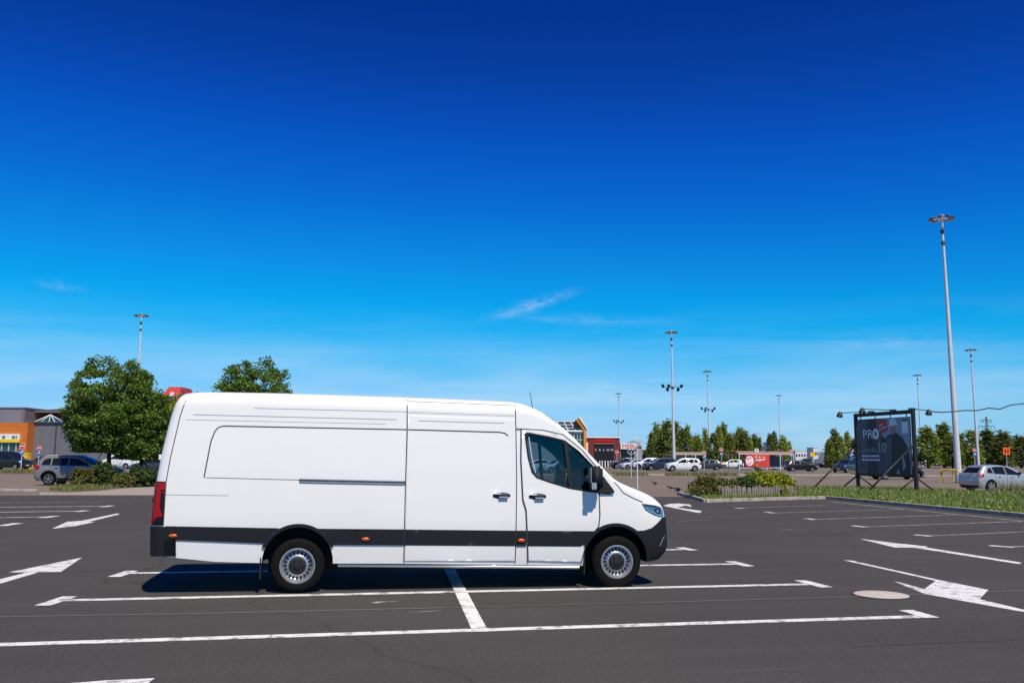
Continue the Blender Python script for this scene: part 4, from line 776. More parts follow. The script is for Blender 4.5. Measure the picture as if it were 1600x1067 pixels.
FAR = [('suv', 'paint_white', 1066, 736.3, 183, 'white SUV with silver wheels parked in front of the nearer shelter', 'suv', {}),
 ('suv', 'paint_navy', 1030, 734.8, 190, 'dark navy car wedged between the white SUV and the white crossover', 'car', {}),
 ('suv', 'paint_white', 1011, 733.6, 184, 'white crossover with dark wheel arches left of the tall lamp mast', 'suv', dict(dark_low=True, style='dark')),
 ('hatchback', 'paint_pearl', 989, 733.2, 200, 'pale silver hatchback nosing out behind the thin sign post', 'car', {}),
 ('suv', 'paint_black', 976, 732.2, 186, 'black car with bright wheels beside the white bollards', 'car', {}),
 ('hatchback', 'paint_slate', 1104, 734.2, 178, 'dark grey hatchback parked just right of the white SUV', 'car', {}),
 ('hatchback', 'paint_white', 1141, 731.5, 186, 'white hatchback at the left end of the red-postered shelter', 'car', {}),
 ('hatchback', 'paint_slate', 1197, 733.2, 182, 'charcoal hatchback in front of the red shelter poster', 'car', {}),
 ('hatchback', 'paint_black', 1251, 736.2, 2, 'black hatchback facing right beyond the yellow-green bush', 'car', {}),
 ('suv', 'paint_navy', 1322, 738.0, 225, 'dark blue SUV nosing left beside the far billboard post', 'suv', {}),
 ('people_carrier', 'paint_bluegrey', 1338, 735.0, 215, 'pale blue people carrier partly behind the left billboard post', 'minivan', {}),
 ('saloon', 'paint_teal', 1319, 726.5, 184, 'teal car far behind the dark blue SUV', 'car', {}),
 ('suv', 'paint_black', 1400, 749.0, 6, 'black car seen below the lower edge of the billboard', 'car', dict(dark_low=True)),
 ('suv', 'paint_white', 1456, 728.4, 4, 'white crossover far off between the billboard and the tall mast', 'suv', dict(dark_low=True, style='dark')),
 ('people_carrier', 'paint_red', 1539, 727.0, 178, 'dark red van parked far behind the silver hatchback', 'van', {}),
 ('suv', 'paint_navy', 1516, 725.4, 182, 'dark blue car left of the dark red van', 'car', {}),
 ('saloon', 'paint_white', 1568, 724.2, 176, 'white saloon under the orange square sign', 'car', {}),
 ('hatchback', 'paint_bluegrey', 1587, 725.0, 186, 'pale blue hatchback beside the white saloon at the far right', 'car', {}),
 ('suv', 'paint_black', 1606, 729.0, 184, 'black SUV cut off by the right edge above the silver hatchback', 'suv', {}),
 ('saloon', 'paint_white', 1293, 724.0, 183, 'white saloon in the far row below the box truck', 'car', {}),
 ('hatchback', 'paint_bluegrey', 1277, 724.3, 200, 'blue-grey hatchback in the far row left of the box truck', 'car', {}),
 ('suv', 'paint_black', 1258, 723.6, 181, 'black car in the far row right above the black hatchback', 'car', {}),
 ('saloon', 'paint_black', 1118, 722.6, 181, 'black saloon in the far row left of the no-entry sign pair', 'car', {}),
 ('hatchback', 'paint_white', 1137, 723.2, 183, 'white car in the far row behind the white hatchback', 'car', {}),
 ('saloon', 'paint_white', 984, 724.0, 200, 'white saloon parked below the furniture sign', 'car', {}),
 ('people_carrier', 'paint_black', 12, 733.5, 352, 'black people carrier at the left edge before the orange entrance', 'minivan', {}),
 ('suv', 'paint_black', 46, 729.2, 182, 'dark off-roader with white roof behind the nearer no-entry sign', 'suv', {}),
 ('saloon', 'paint_slate', 68, 729.6, 184, 'dark saloon just above the grey SUV roof', 'car', {}),
 ('people_carrier', 'paint_white', 190, 732.0, 176, 'white van seen between the tree trunks', 'van', {}),
 ('saloon', 'paint_white', 219, 732.6, 178, 'white saloon behind the right tree trunk', 'car', {}),
 ('hatchback', 'paint_slate', 240, 738.5, 170, 'slate blue hatchback next to the tail of the large van', 'car', {}),
 ('saloon', 'paint_white', 838, 737.5, 184, 'white car seen through the left part of the cab window', 'car', {}),
 ('hatchback', 'paint_pearl', 872, 739.0, 205, 'pale car seen through the cab window behind the steering wheel', 'car', {}),
 ('suv', 'paint_navy', 932, 727.5, 183, 'dark blue car beside the windscreen of the large van', 'car', {})]
for kind, pt, x, y, hd, lb, ct, kw in FAR:
    o = car(kind, pt, near(x, y), hd, lb, ct, **kw)
    if 'white roof' in lb:
        q = B('roof_panel', (.5, 0, 1.69), (1.7, 1.15, .03), 'paint_white', o, bevel=.01)
o = [c for c in bpy.data.objects if c.get('label', '').startswith('black car seen below')][0]
# ------------------------------------------------------------------ vegetation
def leaf_mesh(name, centers, size, mat_, jitter=.35, rng=None, flat=.3):
    """one small folded quad per leaf"""
    rng = rng or np.random.default_rng(1); n = len(centers); c = np.asarray(centers)
    d = rng.normal(size=(n, 3)); d /= np.linalg.norm(d, axis=1)[:, None]; e = rng.normal(size=(n, 3)); e[:, 2] *= flat; e -= (e*d).sum(1)[:, None]*d; e /= np.linalg.norm(e, axis=1)[:, None]
    f = np.cross(d, e); s = size*(1+jitter*rng.uniform(-1, 1, n))[:, None]
    v = np.stack([c-e*s*.55, c+f*s*.36, c+e*s*.6, c-f*s*.36], 1).reshape(-1, 3)
    me = bpy.data.meshes.new(name); me.vertices.add(4*n); me.vertices.foreach_set('co', v.ravel()); me.loops.add(4*n); me.loops.foreach_set('vertex_index', np.arange(4*n, dtype=np.int32))
    me.polygons.add(n); me.polygons.foreach_set('loop_start', np.arange(0, 4*n, 4, dtype=np.int32)); me.polygons.foreach_set('loop_total', np.full(n, 4, dtype=np.int32)); me.update(calc_edges=True); me.validate(); me.materials.append(M[mat_]); return me
def clumps(n_cl, per, env, r_cl, rng, hollow=.35):
    """leaf positions gathered in clumps through the volume given by env(unit direction) -> radius vector"""
    out = []; cs = []
    for i in range(n_cl):
        d = rng.normal(size=3); d /= np.linalg.norm(d); q = rng.uniform(hollow, 1)**.6; c = env(d)*q; cs.append(c)
        k = int(per*rng.uniform(.6, 1.3)); p = rng.normal(size=(k, 3)); p /= np.linalg.norm(p, axis=1)[:, None]; p *= (rng.uniform(0, 1, k)**.45)[:, None]*r_cl*rng.uniform(.7, 1.25); p[:, 2] *= .72; out.append(c+p)
    return np.concatenate(out), cs
def tree_parts(h, crown_c, crown_r, seed, mat_='leaf', n_cl=150, per=85, leaf=.17, r_cl=.46, trunk_r=.13, lobes=5):
    rng = np.random.default_rng(seed); lob = [(rng.normal(size=3), rng.uniform(.12, .30)) for _ in range(lobes*3)]
    lob = [(v/np.linalg.norm(v), a) for v, a in lob]; C = np.array(crown_c); Rr = np.array(crown_r)
    def env(d):
        k = .97+sum(a*.34*max(0, float(np.dot(d, v)))**6 for v, a in lob); return C+Rr*d*k
    pts, cs = clumps(n_cl, per, env, r_cl, rng); pts = pts[pts[:, 2] > C[2]-Rr[2]*.95]
    bm = bmesh.new(); fork = Vector((C[0]*.4, C[1]*.4, max(.8, C[2]-Rr[2]*.8)))
    pth = [Vector((0, 0, -.1)), Vector((.03, .02, fork.z*.5)), fork]; prev = None
    rod(bm, pth[0], pth[1], trunk_r*1.15, 10, trunk_r*.95); rod(bm, pth[1], pth[2], trunk_r*.95, 10, trunk_r*.8)
    for i in rng.choice(len(cs), min(26, len(cs)), replace=False):
        c = Vector(cs[i]); m = fork.lerp(c, .5)+Vector(rng.normal(size=3)*.12)+Vector((0, 0, -.1)); rod(bm, fork-Vector((0, 0, rng.uniform(0, .3))), m, trunk_r*.42, 6, trunk_r*.24); rod(bm, m, c, trunk_r*.24, 5, .012)
    return bm, leaf_mesh('crown', pts, leaf, mat_, rng=rng)
def tree(name, loc, label, parts, cat='tree', group=None, rz=0., sc=None):
    t = thing(name, label, cat, loc, rz, group); bm, lm = parts; bmobj('trunk', bm, 'bark', t); link(bpy.data.objects.new('crown', lm), t)
    if sc: t.scale = sc
    return t
t1 = G(167, 758.5); tree('maple_tree', t1, 'tallest broad green tree left of the van, beside the grey SUV', tree_parts(7.6, (0, 0, 4.45), (2.5, 2.3, 2.75), 3, n_cl=520, per=125, leaf=.125, r_cl=.44))
t2 = G(217, 758.5); tree('maple_tree', t2, 'smaller green tree whose crown touches the tail of the van', tree_parts(6, (.1, .2, 3.6), (1.7, 1.7, 2.25), 5, n_cl=280, per=115, leaf=.125, r_cl=.42, trunk_r=.11))
t3 = A(391, 700, 55.); tree('maple_tree', (t3.x, t3.y, 0), 'round green treetop rising behind the van roof', tree_parts(7.6, (0, 0, 5.2), (2.25, 2.1, 2.4), 9, n_cl=430, per=120, leaf=.125, r_cl=.44))
t4 = A(293, 700, 74.); tree('young_tree', (t4.x, t4.y, 0), 'small treetop peeping over the rear corner of the van roof', tree_parts(7, (0, 0, 6.0), (.95, .9, 1.35), 14, n_cl=36, per=60, leaf=.16, r_cl=.4, trunk_r=.09))
t5 = A(264, 700, 60.); tree('young_tree', (t5.x, t5.y, 0), 'yellow-green sapling between the dark tree and the van', tree_parts(5.4, (0, 0, 3.6), (.75, .8, 1.85), 15, 'leaf_gold', n_cl=45, per=60, leaf=.15, r_cl=.38, trunk_r=.07))
def shrub(name, loc, r, label, mat_, seed, n_cl=40, per=60, leaf=.11, rc=.22, cat='shrub', group=None, rz=0.):
    rng = np.random.default_rng(seed); t = thing(name, label, cat, loc, rz, group); Rr = np.array(r)
    lob = [rng.normal(size=3) for _ in range(8)]; lob = [v/np.linalg.norm(v) for v in lob]
    def env(d):
        d = d.copy(); d[2] = abs(d[2]); return Rr*d*(.8+sum(.16*max(0, float(np.dot(d, v)))**5 for v in lob))
    pts, cs = clumps(n_cl, per, env, rc, rng, .2); pts = pts[pts[:, 2] > .02]
    bm = bmesh.new()
    for i in rng.choice(len(cs), min(14, len(cs)), replace=False):
        a = Vector((cs[i][0]*.25, cs[i][1]*.25, -.02)); rod(bm, a, Vector(cs[i]), .018, 5, .006)
    bmobj('stems', bm, 'bark', t); link(bpy.data.objects.new('foliage', leaf_mesh('foliage', pts, leaf, mat_, rng=rng)), t); return t
shrub('shrub', G(128, 761), (.68, .6, 1.25), 'light green bush hiding the front of the grey SUV', 'leaf_olive', 21, 70, 70)
shrub('shrub', G(160, 760.5), (1.0, .7, 1.55), 'dark bush around the foot of the tallest tree', 'leaf_dark', 22, 110, 70)
shrub('shrub', G(193, 761), (.75, .6, .95), 'sprawling bush with yellowish shoots between the two trunks', 'leaf_olive', 23, 50, 50)
shrub('shrub', G(216, 760), (.8, .6, 1.3), 'dark bush at the foot of the right tree trunk', 'leaf_dark', 24, 80, 70)
shrub('shrub', G(243, 759.5), (.9, .6, .95), 'low green bush beside the tail lamp of the van', 'leaf_shrub', 25, 60, 60)
# poplars
PV = []
for k in range(5):
    rng = np.random.default_rng(40+k); pts = []
    for i in range(64):
        z = rng.uniform(.08, 1.0); w = .17*max(0, 1-abs((z-.36)/.66)**1.7)*rng.uniform(.55, 1.1)+.004; a = rng.uniform(0, 6.28); c = np.array((w*math.cos(a)*.75, w*math.sin(a)*.75, z)); n = 44
        p = rng.normal(size=(n, 3))*np.array((.030, .030, .055)); pts.append(c+p)
    p = np.concatenate(pts); p = p[(p[:, 2] > .05)]; bm = bmesh.new(); rod(bm, (0, 0, -.01), (0, 0, .9), .018, 6, .004)
    for j in range(6): a = j*1.1; rod(bm, (0, 0, .1+.1*j), (.1*math.cos(a), .1*math.sin(a), .28+.1*j), .008, 4, .003)
    PV.append((p, bm))
PM = []
for k, (p, bm) in enumerate(PV):
    me = leaf_mesh('crown', p, .040, 'leaf_poplar', rng=np.random.default_rng(k)); bmesh.ops.recalc_face_normals(bm, faces=bm.faces[:]); mt = bpy.data.meshes.new('trunk'); bm.to_mesh(mt); bm.free(); mt.materials.append(M['bark']); PM.append((me, mt))
def poplar(x, ytop, Y, wid, label, group, k):
    b = A(x, 716, Y); tp = A(x, ytop, Y); h = tp.z; wid *= random.uniform(.82, 1.35); t = thing('poplar_tree', label, 'tree', (b.x, b.y, -.012), random.uniform(0, 6), group); s = h*wid; t.scale = (s, s, h*1.04)
    link(bpy.data.objects.new('crown', PM[k % 5][0]), t); link(bpy.data.objects.new('trunk', PM[k % 5][1]), t)
LPX = [(1018, 683), (1026, 668), (1036, 674), (1044, 664), (1056, 666), (1065, 676), (1075, 670), (1089, 683), (1102, 676), (1116, 682), (1124, 674), (1132, 668), (1141, 681), (1149, 683), (1156, 674), (1163, 679), (1172, 686), (1180, 682), (1188, 688), (1204, 683), (1211, 681), (1224, 686), (1233, 692)]
ordw = ['first', 'second', 'third', 'fourth', 'fifth', 'sixth', 'seventh', 'eighth', 'ninth', 'tenth', 'eleventh', 'twelfth', 'thirteenth', 'fourteenth', 'fifteenth', 'sixteenth', 'seventeenth', 'eighteenth', 'nineteenth', 'twentieth', 'twenty-first', 'twenty-second', 'twenty-third']
for i, (x, y) in enumerate(LPX): poplar(x, y, 158+(i % 3)*4, 1.3 if i % 2 else 1.05, f'{ordw[i]} poplar from the left in the row behind the shelters', 'poplars behind the shelters', i)
for i, (x, y) in enumerate([(1297, 690), (1305, 677), (1314, 686), (1325, 681), (1334, 690)]): poplar(x, y, 165+(i % 2)*5, 1.4, f'{ordw[i]} tree from the left in the clump left of the billboard', 'trees left of the billboard', i+2)
for i, (x, y) in enumerate([(1450, 675), (1475, 668), (1488, 684), (1503, 683), (1520, 678), (1545, 679), (1568, 679), (1595, 684)]): poplar(x, y, 175+(i % 2)*8, 2.1, f'{ordw[i]} tree from the billboard in the row right of it', 'trees right of the billboard', i)
# planter island
f0, f1, f2 = G(1102, 775)+Vector((0, .3, 0)), G(1128, 780.0), G(1251, 777.3)
fence = thing('picket_fence', 'low weathered wooden picket edging round the planted bed', 'fence', (f1.x, f1.y, .085))
bm = bmesh.new(); prism(bm, [(-.052, 0), (.052, 0), (.052, .40), (.0, .46), (-.052, .40)], -.014, .014, 'XZ'); pk = bmobj('picket', bm, 'wood_grey', fence)
def run(a, b, n, first=None):
    d = b-a; rz = math.atan2(d.y, d.x)
    for i in range(n):
        o = first if (first and i == 0) else link(bpy.data.objects.new('picket', pk.data), fence); p = a.lerp(b, (i+.5)/n)-f1
        o.location = (p.x, p.y, random.uniform(-.02, .03)); o.rotation_euler = (random.uniform(-.05, .05), random.uniform(-.05, .05), rz+random.uniform(-.12, .12)); o.scale = (1, 1, random.uniform(.92, 1.1))
run(f1, f2, 33, pk); run(f0, f1, 14)
for a, b in ((f1, f2), (f0, f1)):
    q0, q1 = a-f1, b-f1; n = Vector((-(q1-q0).y, (q1-q0).x, 0)).normalized()*.035
    for z in (.12, .30): ROD('rail', (q0+n)+Vector((0, 0, z)), (q1+n)+Vector((0, 0, z)), .014, 'wood_grey', fence, 4)
ang = math.atan2((f2-f1).y, (f2-f1).x)
nrm = Vector((-math.sin(ang), math.cos(ang), 0))
shrub('hedge', f1.lerp(f2, .22)+nrm*1.0+Vector((0, 0, .085)), (1.5, .85, .80), 'olive green low hedge filling the left half of the picket bed', 'leaf_olive', 31, 330, 80, .085, .25, 'hedge', rz=ang)
shrub('hedge', f1.lerp(f2, .52)+nrm*1.15+Vector((0, 0, .085)), (1.2, .75, .92), 'darker green hedge in the middle of the picket bed', 'leaf_shrub', 32, 260, 80, .085, .25, 'hedge', rz=ang)
shrub('golden_bush', f1.lerp(f2, .74)+nrm*.95+Vector((0, 0, .085)), (1.5, .8, 1.12), 'bright yellow-green bush at the right of the picket bed', 'leaf_gold', 33, 330, 85, .10, .26, 'bush', rz=ang)
sp = G(1183, 747); tree('sapling', sp, 'tiny sapling behind the picket bed below the round sign', tree_parts(1.6, (0, 0, 1.0), (.3, .3, .6), 34, 'leaf_olive', n_cl=10, per=30, leaf=.13, r_cl=.22, trunk_r=.03))
# grass
def blades(name, pts, hmin, hmax, w, mat_, seed, z=.08):
    rng = np.random.default_rng(seed); n = len(pts); p = np.c_[np.asarray(pts), np.full(n, z)]; a = rng.uniform(0, 6.28, n); d = np.c_[np.cos(a), np.sin(a), np.zeros(n)]*(w*rng.uniform(.6, 1.3, n))[:, None]
    l = rng.normal(size=(n, 3))*.35; l[:, 2] = 1; l *= rng.uniform(hmin, hmax, n)[:, None]
    v = np.stack([p-d, p+d, p+l], 1).reshape(-1, 3); me = bpy.data.meshes.new(name); me.vertices.add(3*n); me.vertices.foreach_set('co', v.ravel()); me.loops.add(3*n); me.loops.foreach_set('vertex_index', np.arange(3*n, dtype=np.int32))
    me.polygons.add(n); me.polygons.foreach_set('loop_start', np.arange(0, 3*n, 3, dtype=np.int32)); me.polygons.foreach_set('loop_total', np.full(n, 3, dtype=np.int32)); me.update(calc_edges=True); me.materials.append(M[mat_]); return link(bpy.data.objects.new(name, me))
def scatter(poly, n, seed, cl=0.):
    rng = np.random.default_rng(seed); xs = [p[0] for p in poly]; ys = [p[1] for p in poly]; q = [(p[0], p[1]) for p in poly]; out = []
    while len(out) < n:
        c = rng.uniform((min(xs), min(ys)), (max(xs), max(ys)))
        if inpoly(c, q): out.append(c)
    return np.array(out)
vg = [p.copy() for p in GR]; cx = sum(p.x for p in vg)/len(vg); cy = sum(p.y for p in vg)/len(vg)
vg = [Vector((min(p.x, 33), max(p.y, 20), 0)) for p in vg]; vg = [p+(Vector((cx, cy, 0))-p).normalized()*.16 for p in vg]
tag(blades('grass', scatter(vg, 60000, 50), .07, .20, .028, 'grass_blade', 51), 'short green grass covering the verge around the billboard and planter', 'grass', kind='stuff')
tag(blades('dry_grass', scatter(vg, 9000, 52), .12, .32, .02, 'dry_grass', 53), 'taller yellowed grass stalks scattered over the verge', 'grass', kind='stuff')
dz = scatter([p for p in vg if p.x > 11], 1500, 54); tag(blades('daisies', dz, .03, .035, .035, 'daisy', 55, .19), 'tiny white flowers dotted through the verge grass', 'flowers', kind='stuff')
wl = [G(*p) for p in ((1500, 771), (1500, 766), (1600, 771), (1600, 776))]; wl = [wl[0], wl[1], wl[2], wl[3]]
tag(blades('tall_weeds', scatter([Vector((24.3, 45.6, 0)), Vector((33, 45.0, 0)), Vector((33, 46.6, 0)), Vector((24.4, 47.3, 0))], 900, 56), .25, .75, .02, 'dry_grass', 57), 'tall dry weeds in front of the silver hatchback', 'weeds', kind='stuff')
tl_ = px((76, 765), (100, 767), (150, 765.5), (197, 760.5), (300, 758), (320, 750), (200, 750), (132, 752), (112, 758))
sheet('tree_bed', tl_, -.002, 'soil'); tag(blades('bed_grass', scatter(tl_, 9000, 58), .08, .28, .03, 'dry_grass', 59, 0), 'ragged yellow-green grass under the trees by the grey SUV', 'grass', kind='stuff')
for (a, b, n, sd_, lb) in (((1040, 742.6), (1150, 742.8), 1600, 61, 'weeds sprouting along the far kerb beyond the picket bed'), ((1165, 742.4), (1225, 742.8), 700, 62, 'weeds sprouting along the far kerb behind the golden bush'), ((955, 742.2), (1010, 742.5), 700, 63, 'weeds on the far kerb above the bonnet of the van'), ((10, 738.5), (55, 739.5), 1200, 64, 'dry weeds below the nearer no-entry sign'), ((1335, 742), (1352, 743), 500, 65, 'weeds at the foot of the far billboard leg'), ((1110, 727), (1135, 728), 1200, 66, 'pale weeds in front of the far car row left of the shelter'), ((1245, 727), (1330, 728.5), 2600, 67, 'pale weeds in front of the far car row right of the shelter'), ((1380, 744.5), (1440, 746), 700, 68, 'weeds behind the billboard by the black car')):
    A_, B_ = G(*a), G(*b); n_ = Vector((0, .8+A_.y*.004, 0)); tag(blades('kerb_weeds', scatter([A_-n_, B_-n_, B_+n_, A_+n_], n, sd_), .12, .45 if A_.y < 100 else .8, .05, 'dry_grass', sd_+10, 0), lb, 'weeds', kind='stuff')
# ------------------------------------------------------------------ lamp masts (all one type, about 21 m)
def mast_proto(name, cluster):
    t = thing(name, 'x', 'lamp mast')
    bm = bmesh.new(); rod(bm, (0, 0, -.1), (0, 0, 10.5), .25, 12, .16); rod(bm, (0, 0, 10.5), (0, 0, 20.6), .158, 12, .08); bmobj('pole', bm, 'galvanised', t)
    bm = bmesh.new(); rod(bm, (0, 0, .0), (0, 0, .06), .42, 12); bmobj('base_plate', bm, 'galvanised_dark', t)
    bm = bmesh.new()
    for z in (18.4, 19.3): lathe(bm, [(.10, z), (.17, z+.05), (.17, z+.28), (.10, z+.33)], 12, 'Z')
    bmobj('collar', bm, 'galvanised_dark', t)
    bm = bmesh.new(); n = 28
    for k in range(n): a, b = 2*math.pi*k/n, 2*math.pi*(k+1)/n; rod(bm, (.62*math.cos(a), .62*math.sin(a), 20.55), (.62*math.cos(b), .62*math.sin(b), 20.55), .045, 6)
    for k in range(4): a = k*math.pi/2+.3; rod(bm, (0, 0, 20.55), (.62*math.cos(a), .62*math.sin(a), 20.55), .035, 6)
    rod(bm, (0, 0, 20.4), (0, 0, 20.85), .12, 10); bmobj('crown_ring', bm, 'fixture_pale', t)
    for k in range(8):
        a = 2*math.pi*k/8+.2; bm = bmesh.new(); box(bm, (0, 0, 0), (.40, .36, .13)); f = bmobj('floodlight', bm, 'fixture', t, bevel=.03); f.location = (.78*math.cos(a), .78*math.sin(a), 20.52); f.rotation_euler = (0, R(16), a)
        B('lamp_glass', (.02, 0, -.085), (.32, .30, .012), 'fixture_pale', f)
    if cluster:
        zc = cluster; bm = bmesh.new(); rod(bm, (-1.5, 0, zc), (1.5, 0, zc), .04, 6); rod(bm, (0, -.9, zc-.1), (0, .9, zc-.1), .04, 6); lathe(bm, [(.19, zc-.25), (.24, zc-.2), (.24, zc+.1), (.19, zc+.15)], 12, 'Z'); bmobj('cross_arm', bm, 'galvanised_dark', t)
        for x, y, z in ((-1.45, 0, .25), (-.85, -.5, -.45), (-.45, .6, .28), (.75, -.5, -.45), (1.35, 0, .22)):
            bm = bmesh.new(); lathe(bm, [(.001, -.28), (.17, -.26), (.24, .0), (.20, .22), (.001, .26)], 10, 'Z'); q = bmobj('spot_lamp', bm, 'black_steel', t); q.location = (x, y, zc+z*.8); q.rotation_euler = (R(25), R(20*x), 0)
            ROD('lamp_bracket', (x, y, zc-.02), (x, y, zc+z*.8), .03, 'black_steel', t, 5)
    return t
MASTS = [(1496.5, 1471, 338, 'largest lamp mast with yellow barrier at its foot behind the silver hatchback', None), (1053, 1049, 517.5, 'tall lamp mast with five spot lamps halfway up, above the white SUV', 12.2), (1109, 1105, 579, 'lamp mast with dark lamp cluster, second right of the van', 12.2),
         (1219, 1217, 617, 'faint distant lamp mast above the right end of the shelter', None), (967.5, 966.5, 614, 'distant lamp mast with dark cluster above the red shop', 12.2), (1441, 1433, 585, 'lamp mast rising directly behind the right post of the billboard', None), (1530, 1516.5, 545, 'second tallest lamp mast at right, left of the power pylon', None), (213, 221, 491, 'slender lamp mast rising above the tallest tree at left', None)]
protos = {}
for i, (xb, xt, yt, lb, cl) in enumerate(MASTS):
    hor = HOR+ROLL*(xt-800); Y = (20.7-CAMH)*FPX/(hor-yt)*1.0
    for _ in range(12):                    # distance at which a 20.7 m mast reaches that row
        tp = A(xt, yt, Y); Y *= (20.7-CAMH)/(tp.z-CAMH)
    tp = A(xt, yt, Y); b = A(xb, 700, Y)
    if cl not in protos: protos[cl] = o = mast_proto('lamp_mast', cl); o['label'] = lb
    else: o = dup(protos[cl], (0, 0, 0), 0, lb)
    o.location = (b.x, tp.y, -.012); lean = math.atan2(tp.x-b.x, 20.7); lean = max(-.012, min(.012, lean)); o.location = (tp.x-math.tan(lean)*20.7, tp.y, -.012); o.rotation_euler = (0, lean, 0); o['group'] = 'lamp masts of the car park'
    if i == 0: MB_ = o.location.copy()
bar = thing('crash_barrier', 'yellow hoop barrier round the foot of the largest mast', 'barrier', (MB_.x, MB_.y, 0))
for a in range(4):
    bm = bmesh.new(); c = Vector((.95*math.cos(a*math.pi/2+.5), .95*math.sin(a*math.pi/2+.5), 0)); d = Vector((-math.sin(a*math.pi/2+.5), math.cos(a*math.pi/2+.5), 0))*.72
    tube(bm, [c-d+Vector((0, 0, -.02)), c-d+Vector((0, 0, .82)), c-d*.9+Vector((0, 0, .95)), c+d*.9+Vector((0, 0, .95)), c+d+Vector((0, 0, .82)), c+d+Vector((0, 0, -.02))], .06, 8); bmobj('hoop', bm, 'yellow_paint', bar)
# ------------------------------------------------------------------ billboard
bl, br = G(1341.5, 765.3), G(1432.5, 771); bl.z = br.z = .085
dv = br-bl; bw = dv.length; brz = math.atan2(dv.y, dv.x)
bb = thing('billboard', 'black steel billboard with a dark poster of a man in a white helmet', 'billboard', ((bl+br)/2), brz)
iv = bb.matrix_basis.inverted(); scv = (A(1432, 640, br.y).z-.085); hb = scv                      # height of the frame
Hh_ = hb; b0 = Hh_*.20; hw_ = bw/2
for sx in (-1, 1): B('post', (sx*hw_, 0, Hh_/2-.05), (.16, .16, Hh_+.1), 'black_steel', bb)
B('top_beam', (0, 0, Hh_-.10), (bw-.17, .15, .20), 'black_steel', bb); B('bottom_beam', (0, 0, b0), (bw-.17, .12, .10), 'black_steel', bb)
pw, p0, p1 = bw-.42, b0+.06, Hh_-.34
pn = B('poster_panel', (0, -.03, (p0+p1)/2), (pw, .05, p1-p0), 'print_navy', bb); ph = p1-p0
for k in range(4): B('hanger', (-pw/2+.3+k*(pw-.6)/3, -.02, Hh_-.27), (.05, .03, .16), 'black_steel', bb)
def pr(name, poly, m, dz_=0.):       # flat print on the poster, u 0..1 from the left, v 0..1 from the bottom
    y = -.058-dz_; vs = [(-pw/2+u*pw, y, p0+v*ph) for u, v in poly]; o = mesh(name, vs, [list(range(len(vs)))], m, pn); o.location = (0, 0, 0)
    if o.data.polygons[0].normal.y > 0: o.data.flip_normals()
    return o
pr('print_stripe', [(.0, .0), (.19, .0), (.19, 1), (.0, 1)], 'print_stripe'); pr('print_stripe', [(.38, 0), (.47, 0), (.47, 1), (.38, 1)], 'print_stripe')
pr('print_backdrop', [(.47, 0), (1, 0), (1, 1), (.47, 1)], 'print_grey')
pr('printed_coat', [(.47, 0), (.97, 0), (.985, .22), (.95, .45), (.86, .63), (.77, .71), (.71, .745), (.66, .70), (.60, .69), (.545, .62), (.47, .70)], 'print_black', .002)
pr('printed_coat_front', [(.47, .0), (.58, .0), (.64, .15), (.67, .68), (.63, .66), (.56, .60), (.50, .45)], 'print_stripe', .004)
pr('printed_gap', [(.84, .05), (.90, .12), (.86, .36), (.84, .30)], 'print_grey', .004); pr('printed_gap', [(.72, .0), (.79, .0), (.765, .10)], 'print_grey', .004)
ell = lambda cu, cv, a, b, n=18, t0=0., t1=2*math.pi: [(cu+a*math.cos(t), cv+b*math.sin(t)) for t in np.linspace(t0, t1, n, endpoint=t1 < 6)]
pr('printed_face', ell(.695, .80, .055, .075), 'skin_print', .004); pr('printed_neck', [(.66, .70), (.73, .70), (.72, .77), (.67, .77)], 'skin_print', .003)
pr('printed_helmet', [(.615, .845), (.79, .862), (.765, .90), (.76, .95), (.72, .985), (.67, .985), (.635, .95), (.63, .88)], 'print_helmet', .006)
pr('printed_flag', [(.40, .985), (.58, .975), (.60, .80), (.57, .76), (.44, .70), (.43, .80)], 'print_crimson', .006)
pr('printed_label', [(.865, .925), (.965, .925), (.965, .965), (.865, .965)], 'print_olive', .004); pr('printed_square', [(.855, .71), (.965, .71), (.965, .91), (.855, .91)], 'print_pale', .004)
def ptext(s, u, v, size, m, sx=1., rot=0., name='printed_text', align='LEFT'):
    # sx: wanted width as a fraction of the poster
    pl_ = Matrix.Translation((-pw/2+u*pw, -.068, p0+v*ph)) @ Matrix.Rotation(R(90), 4, 'X') @ Matrix.Rotation(rot, 4, 'Z'); o = text(name, s, size, m, pn, Matrix(), .0015, align); xs_ = [q.co.x for q in o.data.vertices]; k_ = sx*pw/(max(xs_)-min(xs_)); o.data.transform(pl_ @ Matrix.Diagonal((k_, 1, 1, 1))); return o
u_ = ph
ptext('PR', .105, .635, .235*u_, 'print_pale', .195)
ring = [(.365+.062*math.cos(t)*1., .715+.10*math.sin(t)) for t in np.linspace(0, 2*math.pi, 24, endpoint=False)]; pr('printed_ring', ring, 'print_pale', .006); pr('printed_arrow', [(.345, .655), (.395, .715), (.345, .775)], 'print_navy', .008)
ptext('ZYSKAJ DO', .075, .375, .12*u_, 'print_green', .30); ptext('10', .39, .375, .26*u_, 'print_green', .125); ptext('%', .53, .47, .11*u_, 'print_green', .045)
ptext('NOWY', .437, .835, .066*u_, 'print_pale', .09, R(14)); ptext('PROGRAM', .443, .765, .066*u_, 'print_pale', .14, R(14))
for v_, n_ in ((.292, 7), (.222, 7)):                       # two small lines too blurred to read: word-like bars
    x = .075
    for k in range(n_): w_ = .028+.022*((k*37+int(v_*100)) % 5)/4; pr('printed_line', [(x, v_), (x+w_, v_), (x+w_, v_+.035), (x, v_+.035)], 'print_pale', .004); x += w_+.010
for k in range(5): pr('printed_line', [(.055+.045*k, .925), (.09+.045*k, .925), (.09+.045*k, .95), (.055+.045*k, .95)], 'print_olive', .004)
pr('printed_line', [(.09, .655), (.105, .655), (.105, .80), (.09, .80)], 'print_stripe', .006)
